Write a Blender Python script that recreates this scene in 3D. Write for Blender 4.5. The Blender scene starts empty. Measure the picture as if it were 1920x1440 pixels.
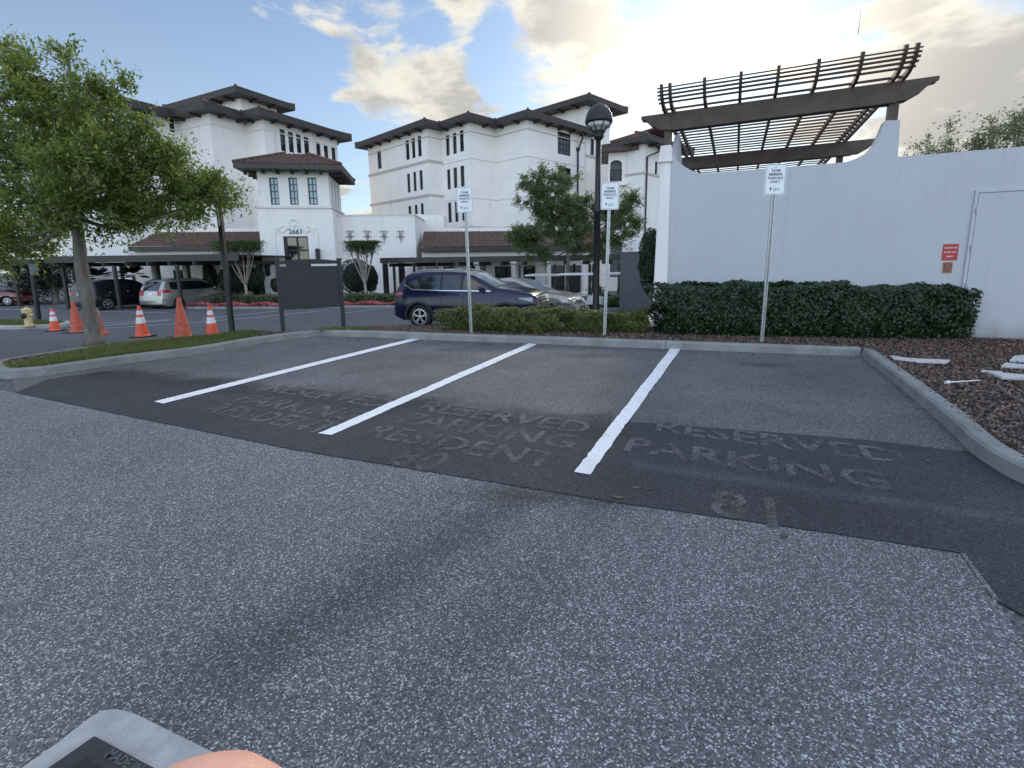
import bpy, bmesh, math, random
import numpy as np
from mathutils import Vector, Matrix, geometry
R = math.radians
random.seed(7); rng = np.random.default_rng(7)
scene = bpy.context.scene
C = scene.collection

# ---------------------------------------------------------------- camera
F, CX, CY = 890.0, 960.0, 640.0            # focal length and principal point in photo pixels
EYE = 1.65
PITCH, ROLL = R(9.41), R(0.75)
cam_d = bpy.data.cameras.new('camera'); cam = bpy.data.objects.new('camera', cam_d); C.objects.link(cam)
cam_d.sensor_width = 36; cam_d.lens = 36*F/1920; cam_d.shift_y = -(720-CY)/1920
cam_d.clip_start = 0.02; cam_d.clip_end = 3000
CM = Matrix.Rotation(R(90)-PITCH, 4, 'X') @ Matrix.Rotation(-ROLL, 4, 'Z')
cam.matrix_world = Matrix.Translation((0, 0, EYE)) @ CM
scene.camera = cam

# ---------------------------------------------------------------- light
SUN_AZ, SUN_EL = R(22.5), R(21)
world = bpy.data.worlds.new('World'); scene.world = world; world.use_nodes = True
scene.view_settings.view_transform = 'Standard'; scene.view_settings.look = 'None'
scene.view_settings.gamma = 1; scene.view_settings.exposure = 0.5
sun_d = bpy.data.lights.new('sun', 'SUN'); sun_o = bpy.data.objects.new('sun', sun_d); C.objects.link(sun_o)
sun_d.energy = 1.3; sun_d.angle = R(12); sun_d.color = (1, .86, .68)
SV = Vector((math.sin(SUN_AZ)*math.cos(SUN_EL), math.cos(SUN_AZ)*math.cos(SUN_EL), math.sin(SUN_EL)))
sun_o.rotation_euler = SV.to_track_quat('Z', 'Y').to_euler()

def build_world():
    nt = world.node_tree; nt.nodes.clear(); L = nt.links
    def N(t, **k):
        n = nt.nodes.new(t)
        for a, b in k.items(): setattr(n, a, b)
        return n
    def math_(op, a, b=None, clamp=False):
        n = N('ShaderNodeMath', operation=op, use_clamp=clamp)
        for i, v in enumerate((a, b)):
            if v is None: continue
            if isinstance(v, (int, float)): n.inputs[i].default_value = v
            else: L.new(v, n.inputs[i])
        return n.outputs[0]
    out = N('ShaderNodeOutputWorld'); bg = N('ShaderNodeBackground')
    L.new(bg.outputs[0], out.inputs[0]); bg.inputs[1].default_value = 0.1
    sky = N('ShaderNodeTexSky', sky_type='NISHITA'); sky.sun_disc = False
    sky.sun_elevation = SUN_EL; sky.sun_rotation = SUN_AZ; sky.altitude = 0
    sky.air_density = 1.0; sky.dust_density = 0.45; sky.ozone_density = 1.6
    tc = N('ShaderNodeTexCoord'); D = tc.outputs['Generated']
    sep = N('ShaderNodeSeparateXYZ'); L.new(D, sep.inputs[0])
    zz = math_('ADD', math_('MAXIMUM', sep.outputs[2], 0.0), 0.16)
    px = math_('DIVIDE', sep.outputs[0], zz); py = math_('DIVIDE', sep.outputs[1], zz)
    cb = N('ShaderNodeCombineXYZ'); L.new(px, cb.inputs[0]); L.new(py, cb.inputs[1])
    mp = N('ShaderNodeMapping'); mp.inputs['Location'].default_value = (3.1, 1.7, 0); L.new(cb.outputs[0], mp.inputs[0])
    n1 = N('ShaderNodeTexNoise'); n1.inputs['Scale'].default_value = 2.6; n1.inputs['Detail'].default_value = 9; n1.inputs['Roughness'].default_value = .62; n1.inputs['Distortion'].default_value = .35
    L.new(mp.outputs[0], n1.inputs['Vector'])
    n2 = N('ShaderNodeTexNoise'); n2.inputs['Scale'].default_value = 2.6; n2.inputs['Detail'].default_value = 7; n2.inputs['Roughness'].default_value = .55
    mp2 = N('ShaderNodeMapping'); mp2.inputs['Location'].default_value = (3.35, 1.95, .3); L.new(cb.outputs[0], mp2.inputs[0]); L.new(mp2.outputs[0], n2.inputs['Vector'])
    def blob(px_, py_, rad, amp):
        d = ray(px_, py_); dot = N('ShaderNodeVectorMath', operation='DISTANCE'); L.new(D, dot.inputs[0]); dot.inputs[1].default_value = d
        m = N('ShaderNodeMapRange', interpolation_type='SMOOTHERSTEP'); L.new(dot.outputs['Value'], m.inputs[0])
        m.inputs[1].default_value = 0; m.inputs[2].default_value = rad; m.inputs[3].default_value = amp; m.inputs[4].default_value = 0
        return m.outputs[0]
    fac = n1.outputs['Fac']
    for b in [(730, 130, .20, .17), (650, 30, .15, .12), (830, 180, .14, .15), (590, 170, .09, .08), (1090, 90, .20, .13), (1010, 55, .09, .13), (1110, 60, .10, .12), (880, 20, .07, .14), (1180, 160, .14, .10), (1860, 130, .22, .24), (1640, 120, .16, .12), (1760, 250, .2, .10), (480, 5, .10, .16), (600, 20, .07, .1), (700, 390, .22, .16), (500, 10, .1, .12),
              (860, 20, .1, .14), (200, 60, .62, -.30), (330, 150, .3, -.15), (1420, 40, .3, .06), (900, 120, .05, -.12), (920, 60, .05, -.10), (1560, 30, .1, -.05)]:
        fac = math_('ADD', fac, blob(*b))
    # extra cloud invented overhead, out of view, to add light
    up = N('ShaderNodeMapRange', interpolation_type='SMOOTHSTEP'); L.new(sep.outputs[2], up.inputs[0])
    up.inputs[1].default_value = .50; up.inputs[2].default_value = .8; up.inputs[3].default_value = 0; up.inputs[4].default_value = .03
    fac = math_('ADD', fac, up.outputs[0])
    cl = N('ShaderNodeMapRange', interpolation_type='SMOOTHSTEP'); L.new(fac, cl.inputs[0])
    cl.inputs[1].default_value = .545; cl.inputs[2].default_value = .68
    low = N('ShaderNodeMapRange'); L.new(sep.outputs[2], low.inputs[0]); low.inputs[1].default_value = -.02; low.inputs[2].default_value = .06
    cmask = math_('MULTIPLY', cl.outputs[0], low.outputs[0])
    # cloud brightness: lit thin edges, greyer thick bodies
    thick = N('ShaderNodeMapRange', interpolation_type='SMOOTHSTEP'); L.new(math_('ADD', math_('MULTIPLY', fac, .45), math_('MULTIPLY', n2.outputs['Fac'], .85)), thick.inputs[0])
    thick.inputs[1].default_value = .64; thick.inputs[2].default_value = .80
    cr = N('ShaderNodeMix', data_type='RGBA'); L.new(thick.outputs[0], cr.inputs[0])
    cr.inputs[6].default_value = (6.6, 6.35, 5.6, 1); cr.inputs[7].default_value = (4.0, 3.9, 3.7, 1)
    # sun glow through the cloud
    dn = N('ShaderNodeVectorMath', operation='DISTANCE'); L.new(D, dn.inputs[0]); dn.inputs[1].default_value = SV
    g1 = N('ShaderNodeMapRange', interpolation_type='SMOOTHERSTEP'); L.new(dn.outputs['Value'], g1.inputs[0])
    g1.inputs[1].default_value = 0; g1.inputs[2].default_value = .42; g1.inputs[3].default_value = 1; g1.inputs[4].default_value = 0
    gl = N('ShaderNodeMix', data_type='RGBA', blend_type='ADD'); L.new(g1.outputs[0], gl.inputs[0]); L.new(cr.outputs[2], gl.inputs[6]); gl.inputs[7].default_value = (6.5, 5.8, 4.4, 1)
    sk = N('ShaderNodeMix', data_type='RGBA'); L.new(cmask, sk.inputs[0])
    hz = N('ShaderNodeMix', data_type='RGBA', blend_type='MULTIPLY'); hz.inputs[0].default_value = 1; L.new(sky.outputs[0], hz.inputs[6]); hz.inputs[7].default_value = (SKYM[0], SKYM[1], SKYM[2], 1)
    # thin pale veil in clear parts
    ve = N('ShaderNodeMapRange'); L.new(sep.outputs[2], ve.inputs[0]); ve.inputs[1].default_value = 0; ve.inputs[2].default_value = .5; ve.inputs[3].default_value = .5; ve.inputs[4].default_value = .12
    vm = N('ShaderNodeMix', data_type='RGBA'); L.new(ve.outputs[0], vm.inputs[0]); L.new(hz.outputs[2], vm.inputs[6]); vm.inputs[7].default_value = (5.6, 6.1, 6.5, 1)
    L.new(vm.outputs[2], sk.inputs[6]); L.new(gl.outputs[2], sk.inputs[7])
    # unseen sky overhead and behind is boosted to brighten the scene
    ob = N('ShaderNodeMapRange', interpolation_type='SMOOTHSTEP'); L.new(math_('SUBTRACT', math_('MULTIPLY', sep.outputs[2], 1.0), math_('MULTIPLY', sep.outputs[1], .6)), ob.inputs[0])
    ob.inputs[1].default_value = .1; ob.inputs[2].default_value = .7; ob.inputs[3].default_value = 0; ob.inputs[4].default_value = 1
    mu = N('ShaderNodeMix', data_type='RGBA', blend_type='MULTIPLY'); L.new(ob.outputs[0], mu.inputs[0]); L.new(sk.outputs[2], mu.inputs[6]); mu.inputs[7].default_value = (*OVER_BOOST, 1)
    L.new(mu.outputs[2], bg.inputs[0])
SKYM = (.72, .88, 1.02); OVER_BOOST = (3.2, 2.9, 2.72)

def ray(px, py):
    d = Vector(((px-CX)/F, -(py-CY)/F, -1)); d = CM.to_3x3() @ d
    return d.normalized()
build_world()

# ---------------------------------------------------------------- terrain and projection helpers
TY = [-400, 10.8, 12, 13.5, 16, 20, 27, 40, 60, 1500]
TZ = [0, 0, -.07, -.18, -.33, -.5, -.76, -1.0, -1.1, -1.1]
def T(y): return float(np.interp(y, TY, TZ))
O = Vector((0, 0, EYE))
def G(px, py, dz=0.0):
    d = ray(px, py); lo, hi = .5, 400
    for _ in range(60):
        m = (lo+hi)/2; p = O+d*m
        if p.z > T(p.y)+dz: lo = m
        else: hi = m
    p = O+d*lo
    return Vector((p.x, p.y, T(p.y)+dz))
def H(px, py, z):
    d = ray(px, py); return O+d*((z-EYE)/d.z)
def at(px, py, Y):
    d = ray(px, py); return O+d*(Y/d.y)
def onp(px, py, P, e):
    """pixel onto the vertical plane through P along horizontal unit vector e -> (t, z)"""
    n = Vector((e.y, -e.x, 0)); d = ray(px, py)
    k = n.dot(P-O)/n.dot(d); q = O+d*k
    return (q-P).dot(e), q.z
def azv(deg): return Vector((math.sin(R(deg)), math.cos(R(deg)), 0))

# ---------------------------------------------------------------- materials
def surf(name, col, rough=.6, var=.12, scale=4, bump=0, bscale=60, metal=0, spec=.5, coat=0, streak=0, col2=None):
    m = bpy.data.materials.new(name); m.use_nodes = True; nt = m.node_tree; b = nt.nodes['Principled BSDF']; L = nt.links
    b.inputs['Roughness'].default_value = rough; b.inputs['Metallic'].default_value = metal
    b.inputs['Specular IOR Level'].default_value = spec; b.inputs['Coat Weight'].default_value = coat
    tc = nt.nodes.new('ShaderNodeTexCoord')
    src = tc.outputs['Object']
    if streak:
        mp = nt.nodes.new('ShaderNodeMapping'); mp.inputs['Scale'].default_value = (1, 1, streak); L.new(src, mp.inputs[0]); src = mp.outputs[0]
    n = nt.nodes.new('ShaderNodeTexNoise'); n.inputs['Scale'].default_value = scale; n.inputs['Detail'].default_value = 6; n.inputs['Roughness'].default_value = .6
    L.new(src, n.inputs['Vector'])
    r = nt.nodes.new('ShaderNodeMapRange'); r.inputs[1].default_value = .3; r.inputs[2].default_value = .7; L.new(n.outputs['Fac'], r.inputs[0])
    mx = nt.nodes.new('ShaderNodeMix'); mx.data_type = 'RGBA'; L.new(r.outputs[0], mx.inputs[0])
    c2 = col2 or [min(1, c*(1+var)) for c in col]
    mx.inputs[6].default_value = (*[c*(1-var) for c in col], 1) if not col2 else (*col, 1)
    mx.inputs[7].default_value = (*c2, 1)
    L.new(mx.outputs[2], b.inputs['Base Color'])
    if bump:
        n2 = nt.nodes.new('ShaderNodeTexNoise'); n2.inputs['Scale'].default_value = bscale; n2.inputs['Detail'].default_value = 4; L.new(tc.outputs['Object'], n2.inputs['Vector'])
        bp = nt.nodes.new('ShaderNodeBump'); bp.inputs['Strength'].default_value = bump; bp.inputs['Distance'].default_value = .01
        L.new(n2.outputs['Fac'], bp.inputs['Height']); L.new(bp.outputs[0], b.inputs['Normal'])
    return m
def leafmat(name, c1, c2, trans=.35, rough=.5):
    m = bpy.data.materials.new(name); m.use_nodes = True; nt = m.node_tree; L = nt.links; b = nt.nodes['Principled BSDF']
    g = nt.nodes.new('ShaderNodeNewGeometry'); cr = nt.nodes.new('ShaderNodeValToRGB')
    cr.color_ramp.elements[0].color = (*c1, 1); cr.color_ramp.elements[1].color = (*c2, 1); L.new(g.outputs['Random Per Island'], cr.inputs[0])
    L.new(cr.outputs[0], b.inputs['Base Color']); b.inputs['Roughness'].default_value = rough
    t = nt.nodes.new('ShaderNodeBsdfTranslucent'); hs = nt.nodes.new('ShaderNodeHueSaturation'); hs.inputs['Value'].default_value = 1.6; hs.inputs['Hue'].default_value = .49
    L.new(cr.outputs[0], hs.inputs['Color']); L.new(hs.outputs[0], t.inputs[0])
    mx = nt.nodes.new('ShaderNodeMixShader'); mx.inputs[0].default_value = trans
    L.new(b.outputs[0], mx.inputs[1]); L.new(t.outputs[0], mx.inputs[2]); L.new(mx.outputs[0], nt.nodes['Material Output'].inputs[0])
    return m
def asphalt(name, base, light, speck, scale, blot=.25, speckamt=.62, extra=None, bump=.6):
    m = bpy.data.materials.new(name); m.use_nodes = True; nt = m.node_tree; L = nt.links; b = nt.nodes['Principled BSDF']
    b.inputs['Roughness'].default_value = .82; b.inputs['Specular IOR Level'].default_value = .35
    g = nt.nodes.new('ShaderNodeNewGeometry'); P = g.outputs['Position']
    v = nt.nodes.new('ShaderNodeTexVoronoi'); v.inputs['Scale'].default_value = scale; v.inputs['Randomness'].default_value = 1; L.new(P, v.inputs['Vector'])
    sp = nt.nodes.new('ShaderNodeSeparateColor'); L.new(v.outputs['Color'], sp.inputs[0])
    r = nt.nodes.new('ShaderNodeValToRGB'); e = r.color_ramp.elements
    e[0].position = 0; e[0].color = (*[c*.5 for c in base], 1); e[1].position = speckamt; e[1].color = (*[(p+q)/2 for p, q in zip(base, light)], 1)
    a = e.new(speckamt*.55); a.color = (*base, 1); a = e.new(min(.97, speckamt+.16)); a.color = (*light, 1); a = e.new(1.0); a.color = (*speck, 1)
    L.new(sp.outputs[0], r.inputs[0])
    n = nt.nodes.new('ShaderNodeTexNoise'); n.inputs['Scale'].default_value = .55; n.inputs['Detail'].default_value = 9; n.inputs['Roughness'].default_value = .68; L.new(P, n.inputs['Vector'])
    mr = nt.nodes.new('ShaderNodeMapRange'); mr.inputs[1].default_value = .3; mr.inputs[2].default_value = .7; mr.inputs[3].default_value = 1-blot; mr.inputs[4].default_value = 1+blot; L.new(n.outputs['Fac'], mr.inputs[0])
    fac = mr.outputs[0]
    if extra: fac = extra(nt, P, fac)
    mu = nt.nodes.new('ShaderNodeVectorMath'); mu.operation = 'SCALE'; L.new(r.outputs[0], mu.inputs[0]); L.new(fac, mu.inputs['Scale'])
    L.new(mu.outputs[0], b.inputs['Base Color'])
    bp = nt.nodes.new('ShaderNodeBump'); bp.inputs['Strength'].default_value = bump; bp.inputs['Distance'].default_value = .006
    L.new(v.outputs['Distance'], bp.inputs['Height']); bp.invert = True; L.new(bp.outputs[0], b.inputs['Normal'])
    return m
def band(nt, P, fac, a, c, width, amt, nscale=1.2):
    """darken along a worn wheel track between ground points a and c"""
    L = nt.links; e = (c-a).normalized(); n = Vector((-e.y, e.x, 0))
    def dot(vec, off):
        s = nt.nodes.new('ShaderNodeVectorMath'); s.operation = 'DOT_PRODUCT'; L.new(P, s.inputs[0]); s.inputs[1].default_value = vec
        q = nt.nodes.new('ShaderNodeMath'); q.operation = 'SUBTRACT'; L.new(s.outputs['Value'], q.inputs[0]); q.inputs[1].default_value = off; return q.outputs[0]
    d = dot(n, n.dot(a))
    no = nt.nodes.new('ShaderNodeTexNoise'); no.inputs['Scale'].default_value = nscale*1.5; no.inputs['Detail'].default_value = 10; no.inputs['Roughness'].default_value = .72; L.new(P, no.inputs['Vector'])
    s1 = nt.nodes.new('ShaderNodeMath'); s1.operation = 'MULTIPLY_ADD'; L.new(no.outputs['Fac'], s1.inputs[0]); s1.inputs[1].default_value = width*1.6; L.new(d, s1.inputs[2])
    s1b = nt.nodes.new('ShaderNodeMath'); s1b.operation = 'SUBTRACT'; L.new(s1.outputs[0], s1b.inputs[0]); s1b.inputs[1].default_value = width*.8
    ab = nt.nodes.new('ShaderNodeMath'); ab.operation = 'ABSOLUTE'; L.new(s1b.outputs[0], ab.inputs[0])
    mr = nt.nodes.new('ShaderNodeMapRange'); mr.interpolation_type = 'SMOOTHSTEP'; L.new(ab.outputs[0], mr.inputs[0]); mr.inputs[1].default_value = 0; mr.inputs[2].default_value = width; mr.inputs[3].default_value = amt; mr.inputs[4].default_value = 0
    t = dot(e, e.dot(a)); ln = (c-a).length
    m2 = nt.nodes.new('ShaderNodeMapRange'); m2.interpolation_type = 'SMOOTHSTEP'; L.new(t, m2.inputs[0]); m2.inputs[1].default_value = -.3; m2.inputs[2].default_value = .3
    m3 = nt.nodes.new('ShaderNodeMapRange'); m3.interpolation_type = 'SMOOTHSTEP'; L.new(t, m3.inputs[0]); m3.inputs[1].default_value = ln-.5; m3.inputs[2].default_value = ln+.3; m3.inputs[3].default_value = 1; m3.inputs[4].default_value = 0
    p = nt.nodes.new('ShaderNodeMath'); p.operation = 'MULTIPLY'; L.new(mr.outputs[0], p.inputs[0]); L.new(m2.outputs[0], p.inputs[1])
    p2 = nt.nodes.new('ShaderNodeMath'); p2.operation = 'MULTIPLY'; L.new(p.outputs[0], p2.inputs[0]); L.new(m3.outputs[0], p2.inputs[1])
    o = nt.nodes.new('ShaderNodeMath'); o.operation = 'SUBTRACT'; o.inputs[0].default_value = 1; L.new(p2.outputs[0], o.inputs[1])
    f = nt.nodes.new('ShaderNodeMath'); f.operation = 'MULTIPLY'; L.new(o.outputs[0], f.inputs[0]); L.new(fac, f.inputs[1])
    return f.outputs[0]

def aisle_extra(nt, P, fac):
    f = band(nt, P, fac, G(1010, 900), G(120, 1420), .6, .23, 3.2)
    f = band(nt, P, f, G(1000, 930), G(300, 1330), .30, .24, 7)
    f = band(nt, P, f, G(1150, 930), G(700, 1400), .35, .22, 5)
    f = band(nt, P, f, G(1230, 940), G(860, 925), .22, .45, 9)
    f = band(nt, P, f, G(150, 800), G(-300, 1100), .4, .15, 4)
    f = band(nt, P, f, G(1500, 1100), G(1250, 1450), .3, .14, 6)
    return f
def spots(lst):
    def ex(nt, P, fac):
        for (a, b, w, amt) in lst: fac = band(nt, P, fac, a, b, w, amt, 3)
        return fac
    return ex
M = {}
M['aisle'] = asphalt('aisle_asphalt', (.105, .111, .116), (.175, .183, .19), (.56, .57, .57), 165, extra=aisle_extra, speckamt=.66, blot=.16)
M['stall'] = asphalt('stall_asphalt', (.083, .085, .086), (.145, .147, .148), (.27, .27, .27), 130, blot=.32, speckamt=.62, bump=.4,
    extra=spots([(G(1400, 684), G(1480, 686), .22, .6), (G(1050, 668), G(1160, 668), .3, .45), (G(820, 656), G(880, 658), .25, .4), (G(700, 650), G(740, 650), .3, .3)]))
M['road'] = asphalt('drive_asphalt', (.075, .08, .088), (.12, .125, .13), (.2, .2, .2), 60, blot=.12, bump=.3)
M['paint'] = surf('white_paint', (.80, .82, .82), .6, .05, 8, .3, 140)
M['oldpaint'] = surf('thin_road_paint', (.52, .54, .55), .7, .2, 3)
M['kerb'] = surf('kerb_concrete', (.24, .245, .235), .85, .25, 3, .5, 120)
M['conc'] = surf('pavement_concrete', (.42, .41, .39), .85, .12, 3, .3, 90)
M['apron'] = surf('drain_concrete', (.36, .37, .365), .85, .22, 9, .6, 160)
M['soil'] = surf('soil', (.035, .025, .02), .95, .3, 20, .6, 60)
M['stucco'] = surf('white_stucco', (.82, .79, .755), .85, .045, .7, .25, 45)
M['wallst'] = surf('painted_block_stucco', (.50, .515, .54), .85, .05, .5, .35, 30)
def stain(m, col, amt, sx=2.2, sz=.12, lo=.56, hi=.78):
    nt = m.node_tree; L = nt.links; b = nt.nodes['Principled BSDF']; src = b.inputs['Base Color'].links[0].from_socket
    g = nt.nodes.new('ShaderNodeNewGeometry'); mp = nt.nodes.new('ShaderNodeMapping'); mp.inputs['Scale'].default_value = (sx, sx, sz); L.new(g.outputs['Position'], mp.inputs[0])
    n = nt.nodes.new('ShaderNodeTexNoise'); n.inputs['Scale'].default_value = 2.0; n.inputs['Detail'].default_value = 8; n.inputs['Roughness'].default_value = .65; L.new(mp.outputs[0], n.inputs['Vector'])
    mr = nt.nodes.new('ShaderNodeMapRange'); L.new(n.outputs['Fac'], mr.inputs[0]); mr.inputs[1].default_value = lo; mr.inputs[2].default_value = hi; mr.inputs[3].default_value = 0; mr.inputs[4].default_value = amt
    mx = nt.nodes.new('ShaderNodeMix'); mx.data_type = 'RGBA'; L.new(mr.outputs[0], mx.inputs[0]); L.new(src, mx.inputs[6]); mx.inputs[7].default_value = (*col, 1); L.new(mx.outputs[2], b.inputs['Base Color'])
stain(M['wallst'], (.36, .37, .35), .55); stain(M['stucco'], (.5, .48, .45), .45, 1.2, .1)
def splash(m):
    nt = m.node_tree; L = nt.links; b = nt.nodes['Principled BSDF']; src = b.inputs['Base Color'].links[0].from_socket; g = nt.nodes.new('ShaderNodeNewGeometry'); sx = nt.nodes.new('ShaderNodeSeparateXYZ'); L.new(g.outputs['Position'], sx.inputs[0])
    n = nt.nodes.new('ShaderNodeTexNoise'); n.inputs['Scale'].default_value = 5; n.inputs['Detail'].default_value = 9; n.inputs['Roughness'].default_value = .75; L.new(g.outputs['Position'], n.inputs['Vector'])
    q = nt.nodes.new('ShaderNodeMath'); q.operation = 'MULTIPLY_ADD'; L.new(n.outputs['Fac'], q.inputs[0]); q.inputs[1].default_value = -.7; L.new(sx.outputs[2], q.inputs[2])
    mr = nt.nodes.new('ShaderNodeMapRange'); L.new(q.outputs[0], mr.inputs[0]); mr.inputs[1].default_value = -.25; mr.inputs[2].default_value = .1; mr.inputs[3].default_value = .6; mr.inputs[4].default_value = 0
    mx = nt.nodes.new('ShaderNodeMix'); mx.data_type = 'RGBA'; L.new(mr.outputs[0], mx.inputs[0]); L.new(src, mx.inputs[6]); mx.inputs[7].default_value = (.22, .19, .15, 1); L.new(mx.outputs[2], b.inputs['Base Color'])
splash(M['wallst'])
stain(M['paint'], (.20, .21, .22), .9, 22, 22, .585, .68); stain(M['paint'], (.5, .5, .5), .6, 2, 2, .5, .75); stain(M['kerb'], (.10, .105, .09), .6, 3, 3, .52, .75)
M['trim'] = surf('stucco_trim', (.70, .67, .63), .8, .05, 2)
M['course'] = surf('string_course_trim', (.50, .46, .41), .8, .08, 2)
M['dark'] = surf('dark_stained_wood', (.034, .029, .025), .6, .25, 3, .3, 40)
M['fascia'] = surf('brown_fascia', (.042, .035, .031), .55, .2, 2)
M['pergola'] = surf('weathered_pergola_wood', (.075, .05, .038), .6, .3, 4, .3, 40)
M['tile'] = surf('clay_roof_tile', (.06, .036, .028), .75, .35, 3.5, .3, 30, col2=(.15, .085, .06))
M['tiledark'] = surf('dark_clay_roof_tile', (.055, .036, .03), .75, .3, 3.5, .3, 30, col2=(.14, .075, .055))
M['glass'] = surf('window_glass', (.015, .018, .022), .05, .1, 1, 0, metal=0, spec=1.0)
M['glassblue'] = surf('bright_window_glass', (.20, .30, .34), .08, .25, .8, spec=1.0)
M['frame'] = surf('dark_window_frame', (.02, .022, .026), .4, .1, 4)
M['framebl'] = surf('blue_black_window_frame', (.015, .045, .07), .4, .1, 4)
M['black'] = surf('black_metal', (.012, .012, .013), .45, .1, 4)
M['board'] = surf('charcoal_board', (.028, .03, .035), .55, .08, 2)
M['galv'] = surf('galvanised_steel', (.42, .44, .45), .4, .15, 12, metal=.7)
M['signw'] = surf('sign_white', (.78, .80, .82), .35, .03, 4)
M['signt'] = surf('sign_ink', (.05, .09, .13), .5, .1, 4)
M['teal'] = surf('sign_teal', (.03, .35, .38), .5, .1, 4)
M['red'] = surf('sign_red', (.42, .03, .03), .45, .08, 4)
M['amber'] = surf('sign_amber', (.36, .12, .03), .5, .1, 4)
M['grey'] = surf('grey_sheet', (.10, .11, .115), .6, .12, 2)
M['coneb'] = surf('bright_orange_plastic', (.80, .10, .04), .5, .1, 6)
M['coned'] = surf('faded_orange_plastic', (.52, .11, .06), .65, .3, 9)
M['conew'] = surf('reflective_collar', (.72, .74, .76), .3, .12, 20)
M['rubber'] = surf('black_rubber', (.015, .015, .016), .8, .2, 10)
M['hydrant'] = surf('cream_hydrant_paint', (.62, .50, .24), .5, .15, 10)
M['bark'] = surf('grey_bark', (.16, .14, .12), .95, .35, 14, .9, 40, streak=.35)
M['barkp'] = surf('pale_smooth_bark', (.30, .26, .22), .85, .25, 8, .3, 30)
M['leafoak'] = leafmat('oak_leaf', (.050, .095, .018), (.24, .30, .065), .5)
M['leafmid'] = leafmat('small_oak_leaf', (.055, .095, .038), (.19, .245, .10), .45)
M['leafmyr'] = leafmat('myrtle_leaf', (.02, .05, .012), (.07, .12, .03), .4)
M['leafhedge'] = leafmat('hedge_leaf', (.007, .022, .008), (.032, .066, .022), .2, .4)
M['leafhol'] = leafmat('low_shrub_leaf', (.040, .062, .012), (.155, .165, .045), .3)
M['leafdark'] = leafmat('topiary_leaf', (.006, .016, .008), (.018, .036, .016), .1)
M['leaffar'] = leafmat('far_tree_leaf', (.09, .12, .07), (.20, .23, .13), .5)
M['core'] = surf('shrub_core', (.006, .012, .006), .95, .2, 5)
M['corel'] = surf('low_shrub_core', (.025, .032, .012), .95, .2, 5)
M['flower'] = leafmat('red_and_pink_petal', (.35, .01, .03), (.75, .28, .32), .2)
M['grass'] = leafmat('grass_blade', (.04, .07, .015), (.19, .22, .055), .3)
M['mulch'] = leafmat('bark_chip', (.045, .028, .021), (.26, .185, .145), 0, .9)
M['stone'] = surf('pale_limestone', (.50, .50, .48), .85, .1, 6, .4, 30)
M['iron'] = surf('cast_iron', (.030, .028, .030), .6, .25, 12, .4, 80)
M['skin'] = surf('skin', (.78, .42, .30), .55, .06, 120, .15, 400)
M['nail'] = surf('fingernail', (.80, .50, .42), .3, .03, 50)
M['ghost'] = None
def ghostmat():
    m = asphalt('worn_lettering', (.085, .083, .083), (.15, .147, .145), (.25, .25, .25), 150, blot=.25, speckamt=.6, bump=.3)
    nt = m.node_tree; L = nt.links; g = nt.nodes.new('ShaderNodeNewGeometry'); n = nt.nodes.new('ShaderNodeTexNoise'); n.inputs['Scale'].default_value = 3.2; n.inputs['Detail'].default_value = 10; n.inputs['Roughness'].default_value = .75; L.new(g.outputs['Position'], n.inputs['Vector'])
    mr = nt.nodes.new('ShaderNodeMapRange'); L.new(n.outputs['Fac'], mr.inputs[0]); mr.inputs[1].default_value = .40; mr.inputs[2].default_value = .57; mr.inputs[3].default_value = .26; mr.inputs[4].default_value = .95
    tr = nt.nodes.new('ShaderNodeBsdfTransparent'); mx = nt.nodes.new('ShaderNodeMixShader'); L.new(mr.outputs[0], mx.inputs[0]); L.new(tr.outputs[0], mx.inputs[1]); L.new(nt.nodes['Principled BSDF'].outputs[0], mx.inputs[2]); L.new(mx.outputs[0], nt.nodes['Material Output'].inputs[0])
    return m
M['ghost'] = ghostmat()
def paintcar(name, col, metal=.35, rough=.32): return surf(name, col, rough, .04, 1, metal=metal, spec=.6, coat=.9)
M['pblue'] = paintcar('navy_car_paint', (.001, .004, .030), 0, .22); M['pblue'].node_tree.nodes['Principled BSDF'].inputs['Specular IOR Level'].default_value = .3; M['pblue'].node_tree.nodes['Principled BSDF'].inputs['Coat Weight'].default_value = .35; M['pchamp'] = paintcar('champagne_car_paint', (.36, .34, .30), .5)
M['psilver'] = paintcar('silver_car_paint', (.42, .41, .38), .5); M['pblack'] = paintcar('black_car_paint', (.008, .008, .009)); M['pred'] = paintcar('dark_red_car_paint', (.10, .008, .012))
M['carglass'] = surf('car_glass', (.012, .014, .018), .04, .1, 1, spec=.9)
M['screen'] = surf('windscreen_glass', (.30, .33, .36), .04, .1, 1, spec=1.0)  # pale base colour stands in for sky reflected in the glass
M['chrome'] = surf('chrome', (.75, .76, .78), .15, .03, 2, metal=1)
M['alloy'] = surf('alloy_rim', (.55, .56, .58), .3, .05, 2, metal=.8)
M['tail'] = surf('tail_lamp_red', (.42, .01, .012), .15, .1, 3, spec=.8)
M['head'] = surf('headlamp_lens', (.16, .18, .20), .08, .4, 20, metal=.2, spec=1)
M['plast'] = surf('black_trim_plastic', (.015, .015, .016), .55, .1, 5)
M['white'] = surf('white_plastic', (.75, .75, .74), .4, .04, 3)
M['lampglass'] = surf('frosted_lamp_glass', (.62, .64, .64), .2, .05, 3)
M['debris'] = surf('dry_leaf_litter', (.10, .075, .05), .9, .3, 10)

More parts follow.
